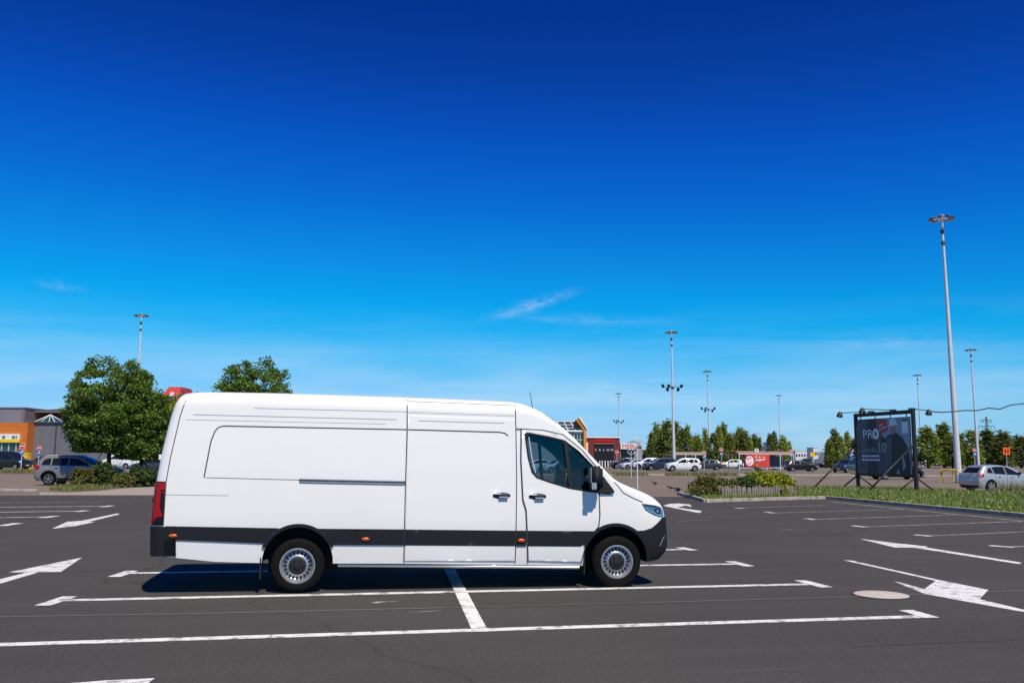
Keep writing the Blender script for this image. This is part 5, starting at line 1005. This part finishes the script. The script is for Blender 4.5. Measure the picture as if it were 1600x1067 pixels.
# legs and stays
def stay(a, b, r=.05): ROD('stay', iv @ Vector(a), iv @ Vector(b), r, 'black_steel', bb, 6)
for p_ in (bl, br):
    e = Vector((dv.y, -dv.x, 0)).normalized(); s_ = dv.normalized()
    for q in (1, -1): stay(p_+Vector((0, 0, .75)), Vector((p_.x, p_.y, .03))+(Vector((1, 0, 0))*q)*1.05, .045)
t_ = A(1426, 690, br.y); stay(Vector((br.x, br.y, 2.55)), Vector((*G(1353, 772).xy, .03)), .055); stay(Vector((bl.x, bl.y, 2.6)), Vector((*G(1268, 766.5).xy, .03)), .055)
for u in (.30, .68, 1.0):
    x0 = -hw_+u*bw; f = thing('x', 'x', 'x'); bpy.data.objects.remove(f)
    ln_ = 2.0 if u < .99 else .0
    if u < .99:
        tip = A((1312, 0, 0)[0] if u < .5 else 1347, 645 if u < .5 else 639, bl.lerp(br, u).y-1.0)
    else: tip = A(1451, 641.5, br.y+.6)
    a_ = bl.lerp(br, min(u, .985)); a_.z = Hh_+.085; fl = thing('floodlight_arm', {0: 'left', 1: 'middle', 2: 'right'}[int(u*2.1)]+' floodlight arm reaching out from the billboard top beam', 'floodlight', a_)
    d_ = tip-a_; bm = bmesh.new(); tube(bm, [(0, 0, -.03), d_*.05+Vector((0, 0, .05)), d_*.97], .025, 6); bmobj('arm', bm, 'black_steel', fl); B('bracket', (0, 0, .02), (.3, .16, .14), 'black_steel', fl)
    bm = bmesh.new(); lathe(bm, [(.001, .14), (.09, .12), (.16, -.06), (.17, -.12), (.15, -.12), (.001, -.02)], 12, 'Z'); h_ = bmobj('lamp_head', bm, 'black_steel', fl); h_.location = d_+Vector((0, 0, -.08)); h_.rotation_euler = (R(-20), R(15), 0)
    bm = bmesh.new(); bmesh.ops.create_uvsphere(bm, u_segments=10, v_segments=6, radius=.09, matrix=Matrix.Translation((0, 0, -.08))); q = bmobj('bulb_glass', bm, 'fixture_pale', h_)
    if u > .99: CAB = tip
cpts = [A(x, y, CAB.y+k*.12) for k, (x, y) in enumerate([(1451, 642.5), (1470, 644), (1490, 643), (1508, 641), (1525, 641.5), (1545, 637.5), (1562, 639), (1580, 632.5), (1600, 630.5), (1640, 628), (1700, 622)])]
bm = bmesh.new(); tube(bm, cpts, .035, 6); tag(bmobj('overhead_cable', bm, 'black_steel'), 'wavy dark cable running from the billboard lamp to the right edge', 'cable')
# ------------------------------------------------------------------ signs
def sign_no_entry(x, ytop, Y, label, yaw=0., arrow=True, blue=None):
    b = A(x, 716, Y); tp = A(x, ytop, Y); h = tp.z; t = thing('road_sign', label, 'road sign', (b.x, b.y, -.012), yaw, 'no-entry signs')
    ROD('post', (0, 0, 0), (0, 0, h+.25), .04, 'galvanised', t)
    bm = bmesh.new(); lathe(bm, [(.001, .012), (.26, .012), (.26, -.012), (.001, -.012)], 24, 'Y', (0, -.06, h)); d = bmobj('round_plate', bm, 'sign_red', t); B('white_bar', (0, -.078, h), (.36, .006, .10), 'sign_white', t)
    bm = bmesh.new(); lathe(bm, [(.29, .008), (.29, -.008), (.26, -.008), (.26, .008), (.29, .008)], 24, 'Y', (0, -.06, h)); bmobj('white_rim', bm, 'sign_white', t)
    if arrow:
        bm = bmesh.new(); lathe(bm, [(.001, .012), (.26, .012), (.26, -.012), (.001, -.012)], 24, 'Y', (0, -.06, h-.60)); bmobj('blue_plate', bm, 'sign_blue', t)
        bm = bmesh.new(); prism(bm, [(-.18, -.07), (.036, .086), (-.02, .145), (.17, .16), (.145, -.036), (.086, .02), (-.12, -.13)], -.079, -.073, 'XZ'); q = bmobj('white_arrow', bm, 'sign_white', t); q.location = (0, 0, h-.60)
    return t
sign_no_entry(33.8, 696.5, 92, 'no-entry sign with blue arrow plate before the orange entrance'); sign_no_entry(60.5, 699.5, 112, 'no-entry sign with blue arrow plate before the grey hall wall')
sign_no_entry(1100, 706.8, 128, 'no-entry sign just right of the white SUV roof'); sign_no_entry(1127, 702.5, 131, 'no-entry sign with blue plate left of the red-postered shelter'); sign_no_entry(1236.5, 705, 140, 'no-entry sign with blue plate right of the shelter roof')
sign_no_entry(1330.5, 703, 118, 'no-entry sign with blue plate beside the left billboard post'); sign_no_entry(1523, 703, 135, 'no-entry sign with blue plate behind the roof of the silver hatchback'); sign_no_entry(964, 706, 138, 'red round sign in front of the red shop', arrow=False)
def plain_sign(name, x, ytop, Y, w, h, m, label, cat='sign', rim=None):
    b = A(x, 716, Y); z = A(x, ytop, Y).z; t = thing(name, label, cat, (b.x, b.y, -.012)); ROD('post', (0, 0, 0), (0, 0, z), .045, 'galvanised', t); B('plate', (0, -.07, z-h/2), (w, .03, h), m, t, bevel=.01)
    if rim: B('print_block', (-w*.18, -.09, z-h/2), (w*.25, .006, h*.55), rim, t); B('print_block', (w*.20, -.09, z-h/2), (w*.22, .006, h*.55), rim, t)
    return t
plain_sign('square_sign', 1573, 699, 165, 1.25, 1.3, 'sign_orange', 'square orange sign on a post among the far white cars', rim='lamp_red'); plain_sign('yellow_sign', 1270, 706.5, 175, .95, .75, 'sign_yellow', 'small yellow sign left of the box truck')
b = A(1182.5, 716, 122); t = thing('round_sign', 'white round sign on a post in front of the shelter roof', 'road sign', (b.x, b.y, 0)); z = A(1182.5, 703.5, 122).z; ROD('post', (0, 0, 0), (0, 0, z), .04, 'galvanised', t)
bm = bmesh.new(); lathe(bm, [(.001, .012), (.28, .012), (.28, -.012), (.001, -.012)], 24, 'Y', (0, -.06, z)); bmobj('round_plate', bm, 'sign_white', t); B('dark_mark', (0, -.078, z), (.14, .006, .26), 'fixture', t)
for x, yt, Y, lb in ((995.5, 688, 52., 'nearer thin sign post with a diamond frame above the van bonnet'), (986, 704, 80., 'farther thin sign post left of the diamond-topped post')):
    b = A(x, 716, Y); z = A(x, yt, Y).z; t = thing('sign_post', lb, 'sign post', (b.x, b.y, -.012)); ROD('post', (0, 0, 0), (0, 0, z), .04, 'galvanised', t)
    bm = bmesh.new(); w = .36
    for a, c in (((-w, 0), (0, w)), ((0, w), (w, 0)), ((w, 0), (0, -w)), ((0, -w), (-w, 0))): rod(bm, (a[0], -.06, z-.1+a[1]*.8), (c[0], -.06, z-.1+c[1]*.8), .028, 5)
    bmobj('diamond_frame', bm, 'galvanised', t)
# ------------------------------------------------------------------ trolley shelters
def shelter(x0, x1, ytop, yb, label, poster=False, clear=False):
    a, b = G(x0, yb), G(x1, yb); Y = a.y; L = (b-a).length; t = thing('trolley_shelter', label, 'shelter', a.lerp(b, .5), math.atan2((b-a).y, (b-a).x)); h = A((x0+x1)/2, ytop, Y).z; D = 2.6
    nb = max(4, int(L/1.05)); arc = [(-D/2+D*q, h-.62+.62*math.sin(math.pi*(.12+.76*q))) for q in np.linspace(0, 1, 9)]
    for k in range(nb):
        x = -L/2+L*k/nb+.03; x2 = -L/2+L*(k+1)/nb-.03; vs = []; 
        for y, z in arc: vs += [(x, y, z), (x2, y, z), (x2, y, z+.02), (x, y, z+.02)]
        fs = []
        for j in range(8): fs += [(4*j+q, 4*j+(q+1) % 4, 4*j+4+(q+1) % 4, 4*j+4+q) for q in range(4)]
        mesh('roof_panel', vs, fs+[(0, 1, 2, 3), (32, 33, 34, 35)], 'roof_tan', t)
    for k in range(nb+1):
        x = -L/2+L*k/nb; bm = bmesh.new(); tube(bm, [(x, y, z+.03) for y, z in arc], .035, 5); bmobj('roof_rib', bm, ('poster_red' if k % 2 else 'sign_orange') if poster else 'roof_tan', t)
    zf = arc[0][1]
    for x in np.linspace(-L/2+.1, L/2-.1, 5 if poster else 4):
        for y in (-D/2+.05, D/2-.05): B('post', (x, y, zf/2), (.09, .09, zf), 'white_metal', t)
    B('front_rail', (0, -D/2+.05, zf), (L, .08, .10), 'white_metal', t); B('back_rail', (0, D/2-.05, zf), (L, .08, .10), 'white_metal', t)
    B('back_panel', (L*.2, D/2-.12, zf*.55), (L*.52, .03, zf*.62), 'poster_dark' if False else 'print_stripe', t); B('low_rail', (0, -D/2+.05, .32), (L*.96, .05, .07), 'white_metal', t)
    if poster:
        pw_ = L*.43; x = -L/2+L*.115+pw_/2; z0, z1 = .42, zf-.08; B('poster', (x, -D/2-.02, (z0+z1)/2), (pw_, .04, z1-z0), 'poster_red', t); y = -D/2-.05
        q = mesh('poster_dark_field', [(x-pw_/2, y+.005, z0), (x-pw_*.17, y+.005, z0), (x-pw_*.24, y+.005, z1), (x-pw_/2, y+.005, z1)], [(0, 1, 2, 3)], 'poster_dark', t)  # darker red field on the left of the poster
        cz = (z0+z1)/2; rr = (z1-z0)*.40; cx = x-pw_*.33
        bm = bmesh.new(); lathe(bm, [(.001, y), (rr, y), (rr, y+.004)], 24, 'Y', (cx, 0, cz)); bmobj('poster_disc', bm, 'poster_pink', t)
        for u, v, w_, h_ in ((-.45, .35, .5, .2), (.15, .55, .45, .18), (-.2, -.62, .5, .16), (.35, -.35, .35, .14)): B('disc_mark', (cx+rr*u, y-.004, cz+rr*v), (rr*w_, .006, rr*h_), 'poster_dark', t)
        xx = x-pw_*.10
        for k, w_ in enumerate((.30, .22, .26, .20, .16, .3, .22)): B('poster_word', (xx+w_/2, y-.002, cz+.06+k*.028), (w_*.85, .006, .30-.10*(k > 3)), 'poster_pink', t); xx += w_*1.12
        xx = x-pw_*.12
        for k in range(6): B('poster_word', (xx+.16, y-.002, cz+.58-.01*k), (.28, .006, .16), 'sign_orange' if k % 2 else 'poster_pink', t); xx += .36
    else:
        for k in range(3): B('side_pane', (-L/2+L*(k+.5)/3, D/2-.16, zf*.5), (L/3-.2, .02, zf*.7), 'clear_sheet', t)
    B('bench', (0, .4, .45), (L*.8, .35, .06), 'galvanised', t)
    return t
shelter(1146, 1232, 705, 734, 'long trolley shelter with striped roof and red poster', True); shelter(1047, 1096, 706, 731, 'trolley shelter with tan roof behind the white SUV'); shelter(946, 977, 706.5, 729, 'small clear-walled trolley shelter before the red shop', clear=True)
for i, x in enumerate((937, 941, 945.5, 950, 954, 958.5, 962)):
    b = G(x, 730.2); t = thing('bollard', f'{ordw[i]} white bollard from the left before the red shop', 'bollard', b, 0, 'white bollards by the shop'); ROD('post', (0, 0, 0), (0, 0, 1.0), .10, 'white_metal', t, 8); bm = bmesh.new(); bmesh.ops.create_uvsphere(bm, u_segments=8, v_segments=6, radius=.11, matrix=Matrix.Translation((0, 0, 1.0))); bmobj('cap', bm, 'white_metal', t)
# ------------------------------------------------------------------ hall on the left
YB = 116.
def W(x, y, Y=YB): return A(x, y, Y)
def wallbox(name, xl, xr, ytop, Y, depth, m, parent, z0=-.05):
    a, b = W(xl, 716, Y), W(xr, 716, Y); z = W((xl+xr)/2, ytop, Y).z; return B(name, ((a.x+b.x)/2, Y+depth/2, (z+z0)/2), (b.x-a.x, depth, z-z0), m, parent), a.x, b.x, z
hall = thing('shopping_hall', 'large grey clad hall with orange entrance block at the left edge', 'building', (0, 0, 0))
w_, xa, xb, zt_ = wallbox('side_wall', 40.5, 420, 661, YB, 30, 'clad_grey', hall)
n = 26
for k in range(n): B('cladding_rib', (xa+(xb-xa)*(k+.5)/n, YB-.03, zt_/2), (.05, .06, zt_-.1), 'clad_grey', hall)
B('wall_joint', (W(86, 700).x, YB-.05, zt_/2), (.16, .10, zt_), 'clad_dark', hall); B('parapet_cap', ((xa+xb)/2, YB-.02, zt_+.06), (xb-xa, .5, .12), 'clad_top', hall)
w_, oa, ob, oz = wallbox('entrance_block', -70, 40, 660, YB-1.6, 20, 'orange_panel', hall)
for z in np.linspace(.8, oz-.3, 9): B('panel_joint', ((oa+ob)/2, YB-1.605, z), (ob-oa, .03, .035), 'orange_beam', hall)
ga, gb = W(-30, 716, YB-1.6).x, W(27.5, 716, YB-1.6).x; gz = W(14, 678.5, YB-1.6).z; yz = W(14, 687, YB-1.6).z
B('name_board', ((ga+gb)/2, YB-1.8, (gz+yz)/2+.05), (gb-ga+.4, .3, gz-yz), 'white_metal', hall)
for x in (2.5, 5, 18, 20, 23.5): B('board_letter', (W(x, 716, YB-1.9).x, YB-1.98, (gz+yz)/2), (.16, .05, .32), 'print_olive', hall)
B('yellow_band', ((ga+gb)/2, YB-1.82, yz-.14), (gb-ga+.5, .36, .36), 'sign_yellow', hall)
B('entrance_glass', ((ga+gb)/2, YB-1.62, (yz-.3)/2), (gb-ga, .06, yz-.3), 'green_glass', hall)
for x in (1.5, 12.5, 24): B('glazing_bar', (W(x, 716, YB-1.7).x, YB-1.70, (yz-.3)/2), (.16, .10, yz-.3), 'green_frame', hall)
for z in (yz*.55, ): B('glazing_bar', ((ga+gb)/2, YB-1.76, z), (gb-ga, .10, .2), 'green_frame', hall)
# upper faceted storey set back
YU = YB+9; pts_ = [(-60, 637, YU+1), (32, 637.5, YU), (70, 640, YU+7), (97, 644, YU+3), (140, 644, YU+2), (420, 646, YU+2)]
P_ = [W(x, 716, Y) for x, y, Y in pts_]; Z_ = W(50, 638.2, YU).z
for i, m in enumerate(('clad_light', 'clad_grey', 'clad_dark', 'clad_light', 'clad_grey')):  # lighter and darker facets
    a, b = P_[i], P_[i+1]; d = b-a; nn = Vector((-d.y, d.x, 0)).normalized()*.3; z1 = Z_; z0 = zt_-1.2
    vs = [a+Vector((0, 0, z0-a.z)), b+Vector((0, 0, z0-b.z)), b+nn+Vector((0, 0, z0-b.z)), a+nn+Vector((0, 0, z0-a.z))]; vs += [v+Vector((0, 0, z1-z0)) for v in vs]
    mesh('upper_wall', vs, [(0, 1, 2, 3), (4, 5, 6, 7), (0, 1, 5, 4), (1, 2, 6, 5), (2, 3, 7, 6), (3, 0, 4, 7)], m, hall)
    vs = [a-nn*.3+Vector((0, 0, z1-a.z)), b-nn*.3+Vector((0, 0, z1-b.z)), b+nn+Vector((0, 0, z1-b.z)), a+nn+Vector((0, 0, z1-a.z))]; vs += [v+Vector((0, 0, .18)) for v in vs]
    mesh('upper_cap', vs, [(0, 1, 2, 3), (4, 5, 6, 7), (0, 1, 5, 4), (1, 2, 6, 5), (2, 3, 7, 6), (3, 0, 4, 7)], 'clad_top', hall)
B('hall_roof', ((P_[0].x+P_[-1].x)/2, YU+16, Z_-.25), (P_[-1].x-P_[0].x, 26, .3), 'clad_top', hall)
sk = thing('roof_skylight', 'small green glass pyramid skylight on the grey hall roof', 'skylight', (W(78, 660, YB+4).x, YB+4, zt_-.0)); 
c_ = 1.55; ap = Vector((0, 0, 1.15)); cr_ = [Vector((-c_, -c_, 0)), Vector((c_, -c_, 0)), Vector((c_, c_, 0)), Vector((-c_, c_, 0))]
for i in range(4): mesh('glass_pane', [cr_[i], cr_[(i+1) % 4], ap], [(0, 1, 2)], 'green_glass', sk); ROD('frame_bar', cr_[i], ap, .06, 'white_metal', sk, 5); ROD('frame_bar', cr_[i], cr_[(i+1) % 4], .06, 'white_metal', sk, 5)
for q in (-.4, .4): ROD('frame_bar', Vector((c_*q, -c_, 0)), ap, .045, 'white_metal', sk, 5)
o = B('base', (0, 0, -.1), (2*c_+.2, 2*c_+.2, .2), 'white_metal', sk)
B_ = thing('recycling_bin', 'yellow container in front of the hall above the grey SUV roof', 'container', (*G(40, 733).xy, 0)); bx_ = A(40.5, 716, 100); B_.location = (bx_.x, 100, 0)
B('bin_body', (0, 0, .9), (.75, .75, 1.8), 'yellow_paint', B_, bevel=.04); B('bin_flap', (.55, -.1, .25), (.5, .6, .5), 'yellow_paint', B_, bevel=.03); B('bin_mark', (0, -.385, 1.25), (.3, .02, .3), 'print_pale', B_)
# red-roofed house behind the trees
hs_ = thing('red_roofed_house', 'house with steep red roof and white gable peeping behind the tree', 'building', (W(259, 716, 135).x, 135, 0)); zr = W(259, 603, 135).z; zh = W(259, 624, 135).z
B('wall', (0, 4, zh/2), (2.6, 8, zh), 'orange_panel', hs_)
mesh('roof', [(-1.5, -.4, zh-.2), (1.5, -.4, zh-.2), (1.5, 8.4, zh-.2), (-1.5, 8.4, zh-.2), (-.7, 1.6, zr), (1.1, 1.6, zr), (1.1, 6, zr), (-.7, 6, zr)], [(0, 1, 5, 4), (1, 2, 6, 5), (2, 3, 7, 6), (3, 0, 4, 7), (4, 5, 6, 7), (0, 3, 2, 1)], 'roof_red', hs_)
mesh('dormer', [(-.1, -.5, zh-.1), (.9, -.5, zh-.1), (.4, -.5, zh+1.1), (-.1, 1.2, zh-.1), (.9, 1.2, zh-.1), (.4, 1.2, zh+1.1)], [(0, 1, 2), (3, 5, 4), (0, 2, 5, 3), (1, 4, 5, 2), (0, 3, 4, 1)], 'white_wall', hs_)
# ------------------------------------------------------------------ shops on the right
YS = 150.
gb_ = thing('glass_gable_hall', 'hall with green glazed roof and orange edged gable beside the van windscreen', 'building', (0, 0, 0))
za = W(900, 674, YS).z; zc = W(905, 655, YS).z; xL, xM, xR = W(820, 716, YS).x, W(896, 716, YS).x, W(911, 716, YS).x
B('grey_wall', ((xL+W(897, 716, YS).x)/2, YS+4, za/2), (W(897, 716, YS).x-xL, 8, za), 'grey_wall', gb_)
zr0 = W(880, 661, YS).z
vs = [(xL, YS-.2, za), (W(911, 716, YS).x, YS-.2, za), (W(904, 716, YS).x, YS+3.5, zr0+.35), (xL, YS+3.5, zr0+.35)]; mesh('glazed_roof', vs+[(x, y+.1, z-.1) for x, y, z in vs], [(0, 1, 2, 3), (4, 5, 6, 7), (0, 1, 5, 4), (2, 3, 7, 6), (0, 3, 7, 4), (1, 2, 6, 5)], 'green_glass', gb_)
for k in range(9): u = k/8; a = Vector(vs[0]).lerp(Vector(vs[1]), u); c = Vector(vs[3]).lerp(Vector(vs[2]), u); ROD('roof_bar', a+Vector((0, -.05, .03)), c+Vector((0, -.05, .05)), .09, 'white_metal', gb_, 4)
for u in (0, .33, .66, 1.): a = Vector(vs[0]).lerp(Vector(vs[3]), u); c = Vector(vs[1]).lerp(Vector(vs[2]), u); ROD('roof_bar', a+Vector((0, -.06, .03)), c+Vector((0, -.06, .03)), .06 if u else .16, 'white_metal', gb_, 4)
xg0, xg1 = W(897.5, 716, YS).x, W(911, 716, YS).x
B('bay_glass', ((xg0+xg1)/2, YS+1, za/2-.1), (xg1-xg0, 2, za-.3), 'green_glass', gb_)
for z in np.linspace(.1, za-.25, 6): B('bay_rail', ((xg0+xg1)/2, YS-.04, z), (xg1-xg0, .12, .16), 'green_frame', gb_)
for x in np.linspace(xg0, xg1, 4): B('bay_mullion', (x, YS-.06, za/2), (.13, .12, za), 'green_frame', gb_)
# gable slab: orange face, white sloping cap
xs0, xs1 = W(912, 716, YS).x, W(916, 716, YS).x; zs = W(914, 670, YS).z; zp = W(905, 653.5, YS).z; xp = W(903.5, 716, YS).x
bm = bmesh.new(); prism(bm, [(xs0, -.05), (xs1, -.05), (xs1, zs), (xp+.2, zp), (xp-.35, zp-.25), (xs0, zs-.25)], YS-.5, YS+3.5, 'XZ'); bmobj('gable_slab', bm, 'orange_beam', gb_)
bm = bmesh.new(); prism(bm, [(xs1+.02, zs-.02), (xs1+.22, zs+.05), (xp+.35, zp+.28), (xp+.05, zp+.05)], YS-.7, YS+3.6, 'XZ'); bmobj('gable_cap', bm, 'white_wall', gb_)
B('white_pier', (W(917.4, 716, YS).x, YS+.4, W(917, 691, YS).z/2), (.32, .6, W(917, 691, YS).z), 'white_wall', gb_)
sh_ = thing('red_shop', 'dark red shop with black entrance and red lettering', 'building', (0, 0, 0)); YR = YS+4
w_, ra, rb_, rz_ = wallbox('wall', 915, 968.5, 684, YR, 14, 'brick_red', sh_); B('parapet', ((ra+rb_)/2, YR+.2, rz_+.1), (rb_-ra+.2, .7, .22), 'white_metal', sh_)
ea, eb = W(928.5, 716, YR).x, W(959, 716, YR).x; ez = W(944, 694, YR).z; B('entrance_recess', ((ea+eb)/2, YR-.02, ez/2), (eb-ea, .12, ez), 'print_black', sh_); B('lintel', ((ea+eb)/2, YR-.10, ez+.13), (eb-ea+.1, .2, .2), 'far_red', sh_)
lz0, lz1 = W(944, 690.3, YR).z, W(944, 686, YR).z; la, lb_ = W(930, 716, YR).x, W(959.5, 716, YR).x
for k in range(8): w = (lb_-la)/8; B('shop_letter', (la+w*(k+.5), YR-.08, (lz0+lz1)/2), (w*.78, .14, lz1-lz0), 'letter_red', sh_, bevel=.03); B('letter_slot', (la+w*(k+.5), YR-.155, (lz0+lz1)/2+(.08 if k % 2 else -.06)), (w*.28, .012, (lz1-lz0)*.35), 'brick_red', sh_)
mt = Matrix.Translation((W(944.5, 716, YR).x, YR-.14, W(944, 704.3, YR).z)) @ Matrix.Rotation(R(90), 4, 'X')
for i, ch in enumerate('SALON'): text('window_letter', ch, .52, 'sign_white', sh_, Matrix.Translation((W(930.8+i*6.3, 716, YR).x, YR-.14, W(944, 704.3, YR).z)) @ Matrix.Rotation(R(90), 4, 'X'), .01, 'CENTER', 1.1)
ms = thing('furniture_shop', 'pale grey shop with white MEBLE sign right of the red shop', 'building', (0, 0, 0)); YM = YS+9
w_, ma, mb_, mz = wallbox('wall', 969, 1003, 693, YM, 12, 'grey_wall', ms)
sa, sb = W(969.5, 716, YM).x, W(994, 716, YM).x; z0_, z1_ = W(980, 701.5, YM).z, W(980, 692.5, YM).z; B('sign_board', ((sa+sb)/2, YM-.15, (z0_+z1_)/2), (sb-sa, .3, z1_-z0_), 'sign_white', ms)
text('sign_letters', 'MEBLE', (z1_-z0_)*.98, 'letter_red', ms, Matrix.Translation((sa+.25, YM-.32, z0_+(z1_-z0_)*.18)) @ Matrix.Rotation(R(90), 4, 'X'), .02, 'LEFT', 1.08)
B('shop_window', ((sa+sb)/2-.1, YM-.04, z0_/2), (sb-sa-.4, .12, z0_-.2), 'car_glass', ms)
mesh('gable_roof', [(W(989, 716, YM).x, YM-.2, mz), (W(1003, 716, YM).x, YM-.2, mz-.6), (W(1001, 716, YM).x, YM-.2, mz+.15), (W(995.5, 716, YM).x, YM-.2, W(995, 688.5, YM).z), (W(989, 716, YM).x, YM+10, mz), (W(1003, 716, YM).x, YM+10, mz-.6), (W(1001, 716, YM).x, YM+10, mz+.15), (W(995.5, 716, YM).x, YM+10, W(995, 688.5, YM).z)], [(0, 1, 2, 3), (4, 7, 6, 5), (0, 3, 7, 4), (3, 2, 6, 7), (2, 1, 5, 6), (1, 0, 4, 5)], 'grey_wall', ms)
def block(name, x0, x1, yt, Y, m, label, cat='building', depth=8., top=None, wins=0):
    a, b = A(x0, 716, Y), A(x1, 716, Y); z = A((x0+x1)/2, yt, Y).z; t = thing(name, label, cat, ((a.x+b.x)/2, Y, -.012)); w = b.x-a.x; B('wall', (0, depth/2, z/2), (w, depth, z), m, t); B('roof', (0, depth/2, z+.1), (w*1.03, depth*1.03, .2), top or 'far_white', t)
    for k in range(wins): B('window', (-w/2+w*(k+.5)/wins, -.03, z*.6), (w/wins*.55, .08, z*.22), 'car_glass', t)
    return t
block('beige_kiosk', 1003, 1017, 704, 165, 'beige_wall', 'small beige kiosk left of the first poplar', wins=2, top='roof_tan')
block('white_warehouse', 1243, 1264, 704.5, 420, 'far_white', 'low white building on the skyline right of the poplar row', wins=5); block('white_block', 1271, 1279, 699.5, 380, 'far_white', 'taller white block on the skyline above the yellow sign', wins=3); block('white_block', 1232, 1244, 702, 520, 'far_white', 'faint pale block on the skyline beside the last poplar', wins=3)
block('white_hall', 1551, 1566, 694, 300, 'tarp', 'white hall glimpsed left of the orange square sign', wins=3); block('white_hall', 1578, 1600, 695, 320, 'tarp', 'white hall glimpsed right of the orange square sign', wins=3); block('apartment_block', 1308, 1323, 690, 330, 'far_red', 'reddish apartment block behind the clump left of the billboard', wins=4, top='roof_red')
block('apartment_block', 1201, 1222, 691, 400, 'far_white', 'pale apartment block glimpsed between the last poplars', wins=4)
tr = thing('box_truck', 'pale lilac truck cab standing behind the far car row', 'truck', (A(1290, 716, 172).x, 172, -.012)); sc_ = A(1290, 706, 172).z
bm = bmesh.new(); prism(bm, [(-.9, .5), (.85, .5), (.9, 1.4), (.65, sc_-.2), (.4, sc_), (-.7, sc_), (-.9, sc_-.3)], -1.1, 1.1, 'XZ'); bmobj('cab', bm, 'paint_pearl', tr, bevel=.08); B('cab_window', (.45, -1.11, sc_-.85), (.45, .04, .75), 'car_glass', tr); B('chassis', (0, 0, .62), (2.2, 1.8, .3), 'black_steel', tr)
for x in (-.55, .6):
    for sg in (-1, 1): wheel(tr, x, sg*.95, .42, .42, .25, .26, sg, 'plain', 20)
for x, lb in ((1548, 'left pale concrete pillar behind the dark red van'), (1556, 'right pale concrete pillar beside the white saloon')):
    b = G(x, 731); t = thing('concrete_pillar', lb, 'pillar', b); h = A(x, 706 if x > 1550 else 704.5, b.y).z; ROD('shaft', (0, 0, -.02), (0, 0, h), .16, 'concrete', t, 10); B('cap', (0, 0, h+.05), (.42, .42, .12), 'concrete', t)
# power pylon
py = A(1544.5, 716, 420); pz = A(1544.5, 651, 420).z; pt = thing('power_pylon', 'dark lattice power pylon on the right skyline', 'pylon', (py.x, 420, -.012)); bm = bmesh.new()
for sx in (-1, 1):
    for sy in (-1, 1): rod(bm, (sx*1.1, sy*1.1, 0), (sx*.25, sy*.25, pz), .16, 4, .10)
for k in range(9):
    z0, z1 = pz*k/9, pz*(k+1)/9; w0, w1 = 1.1-.85*k/9, 1.1-.85*(k+1)/9
    for s_ in (-1, 1): rod(bm, (-w0*s_, -w0, z0), (w1*s_, -w1, z1), .07, 4)
bmobj('lattice_tower', bm, 'galvanised_dark', pt)
for z, w in ((.93, 2.4), (.80, 3.6), (.68, 2.8)):
    ROD('cross_arm', (-w, 0, pz*z), (w, 0, pz*z), .13, 'galvanised_dark', pt, 4)
    for s_ in (-1, 1):
        for q in (.55, 1): ROD('insulator', (s_*w*q, 0, pz*z-1.3), (s_*w*q, 0, pz*z), .12, 'black_steel', pt, 5)
# distant wood along the skyline
rng = np.random.default_rng(77); ps = []
for X in np.arange(-420, 900, 2.2):
    Yd = 560+40*math.sin(X*.013); h = 4.2+2.2*math.sin(X*.05)+1.6*math.sin(X*.17+1)+rng.uniform(-.8, .8); k = 26; ps.append(np.c_[X+rng.normal(size=k)*2.2, Yd+rng.normal(size=k)*5, rng.uniform(0, 1, k)**.7*max(2.5, h)])
w_ = link(bpy.data.objects.new('distant_wood', leaf_mesh('distant_wood', np.concatenate(ps), 1.5, 'far_wood', rng=rng))); tag(w_, 'dark band of distant woodland along the skyline', 'woodland', kind='stuff')
# birds on the asphalt
for i, (x, y, rz, lb) in enumerate(((1023, 758.5, 2.6, 'dark bird left of the others beyond the van bonnet'), (1047.5, 766, 2.9, 'dark bird in the middle of the group beyond the bonnet'), (1060, 770.5, .2, 'dark bird nearest the picket bed, wings half spread'), (1089, 759.5, 1.9, 'dark bird standing just left of the picket bed hedge'))):
    g = G(x, y); t = thing('crow', lb, 'bird', (g.x, g.y, -.012), rz, 'birds on the old asphalt'); bm = bmesh.new(); prof = [(-.20, .005, .15), (-.12, .035, .15), (-.02, .062, .155), (.06, .058, .175), (.11, .036, .215), (.145, .036, .235), (.175, .022, .232), (.215, .003, .225)]; prev = None
    for X, r_, z_ in prof:
        rg = [bm.verts.new((X, r_*math.cos(a), z_+r_*.9*math.sin(a))) for a in np.linspace(0, 2*math.pi, 9)[:-1]]
        if prev:
            for k in range(8): bm.faces.new((prev[k], prev[(k+1) % 8], rg[(k+1) % 8], rg[k])).smooth = True
        else: bm.faces.new(rg)
        prev = rg
    bm.faces.new(prev); bmobj('body', bm, 'crow', t)
    for s_ in (-1, 1):
        lift = .16 if i == 2 else .0
        mesh('wing', [(.07, s_*.05, .20), (-.05, s_*(.07+lift), .21+lift*.6), (-.22, s_*(.045+lift*1.2), .16+lift*.7), (-.08, s_*.062, .14)], [(0, 1, 2, 3)], 'crow', t).modifiers.new('t', 'SOLIDIFY').thickness = .012
        ROD('leg', (.01, s_*.028, 0), (.0, s_*.025, .12), .008, 'crow', t, 5)
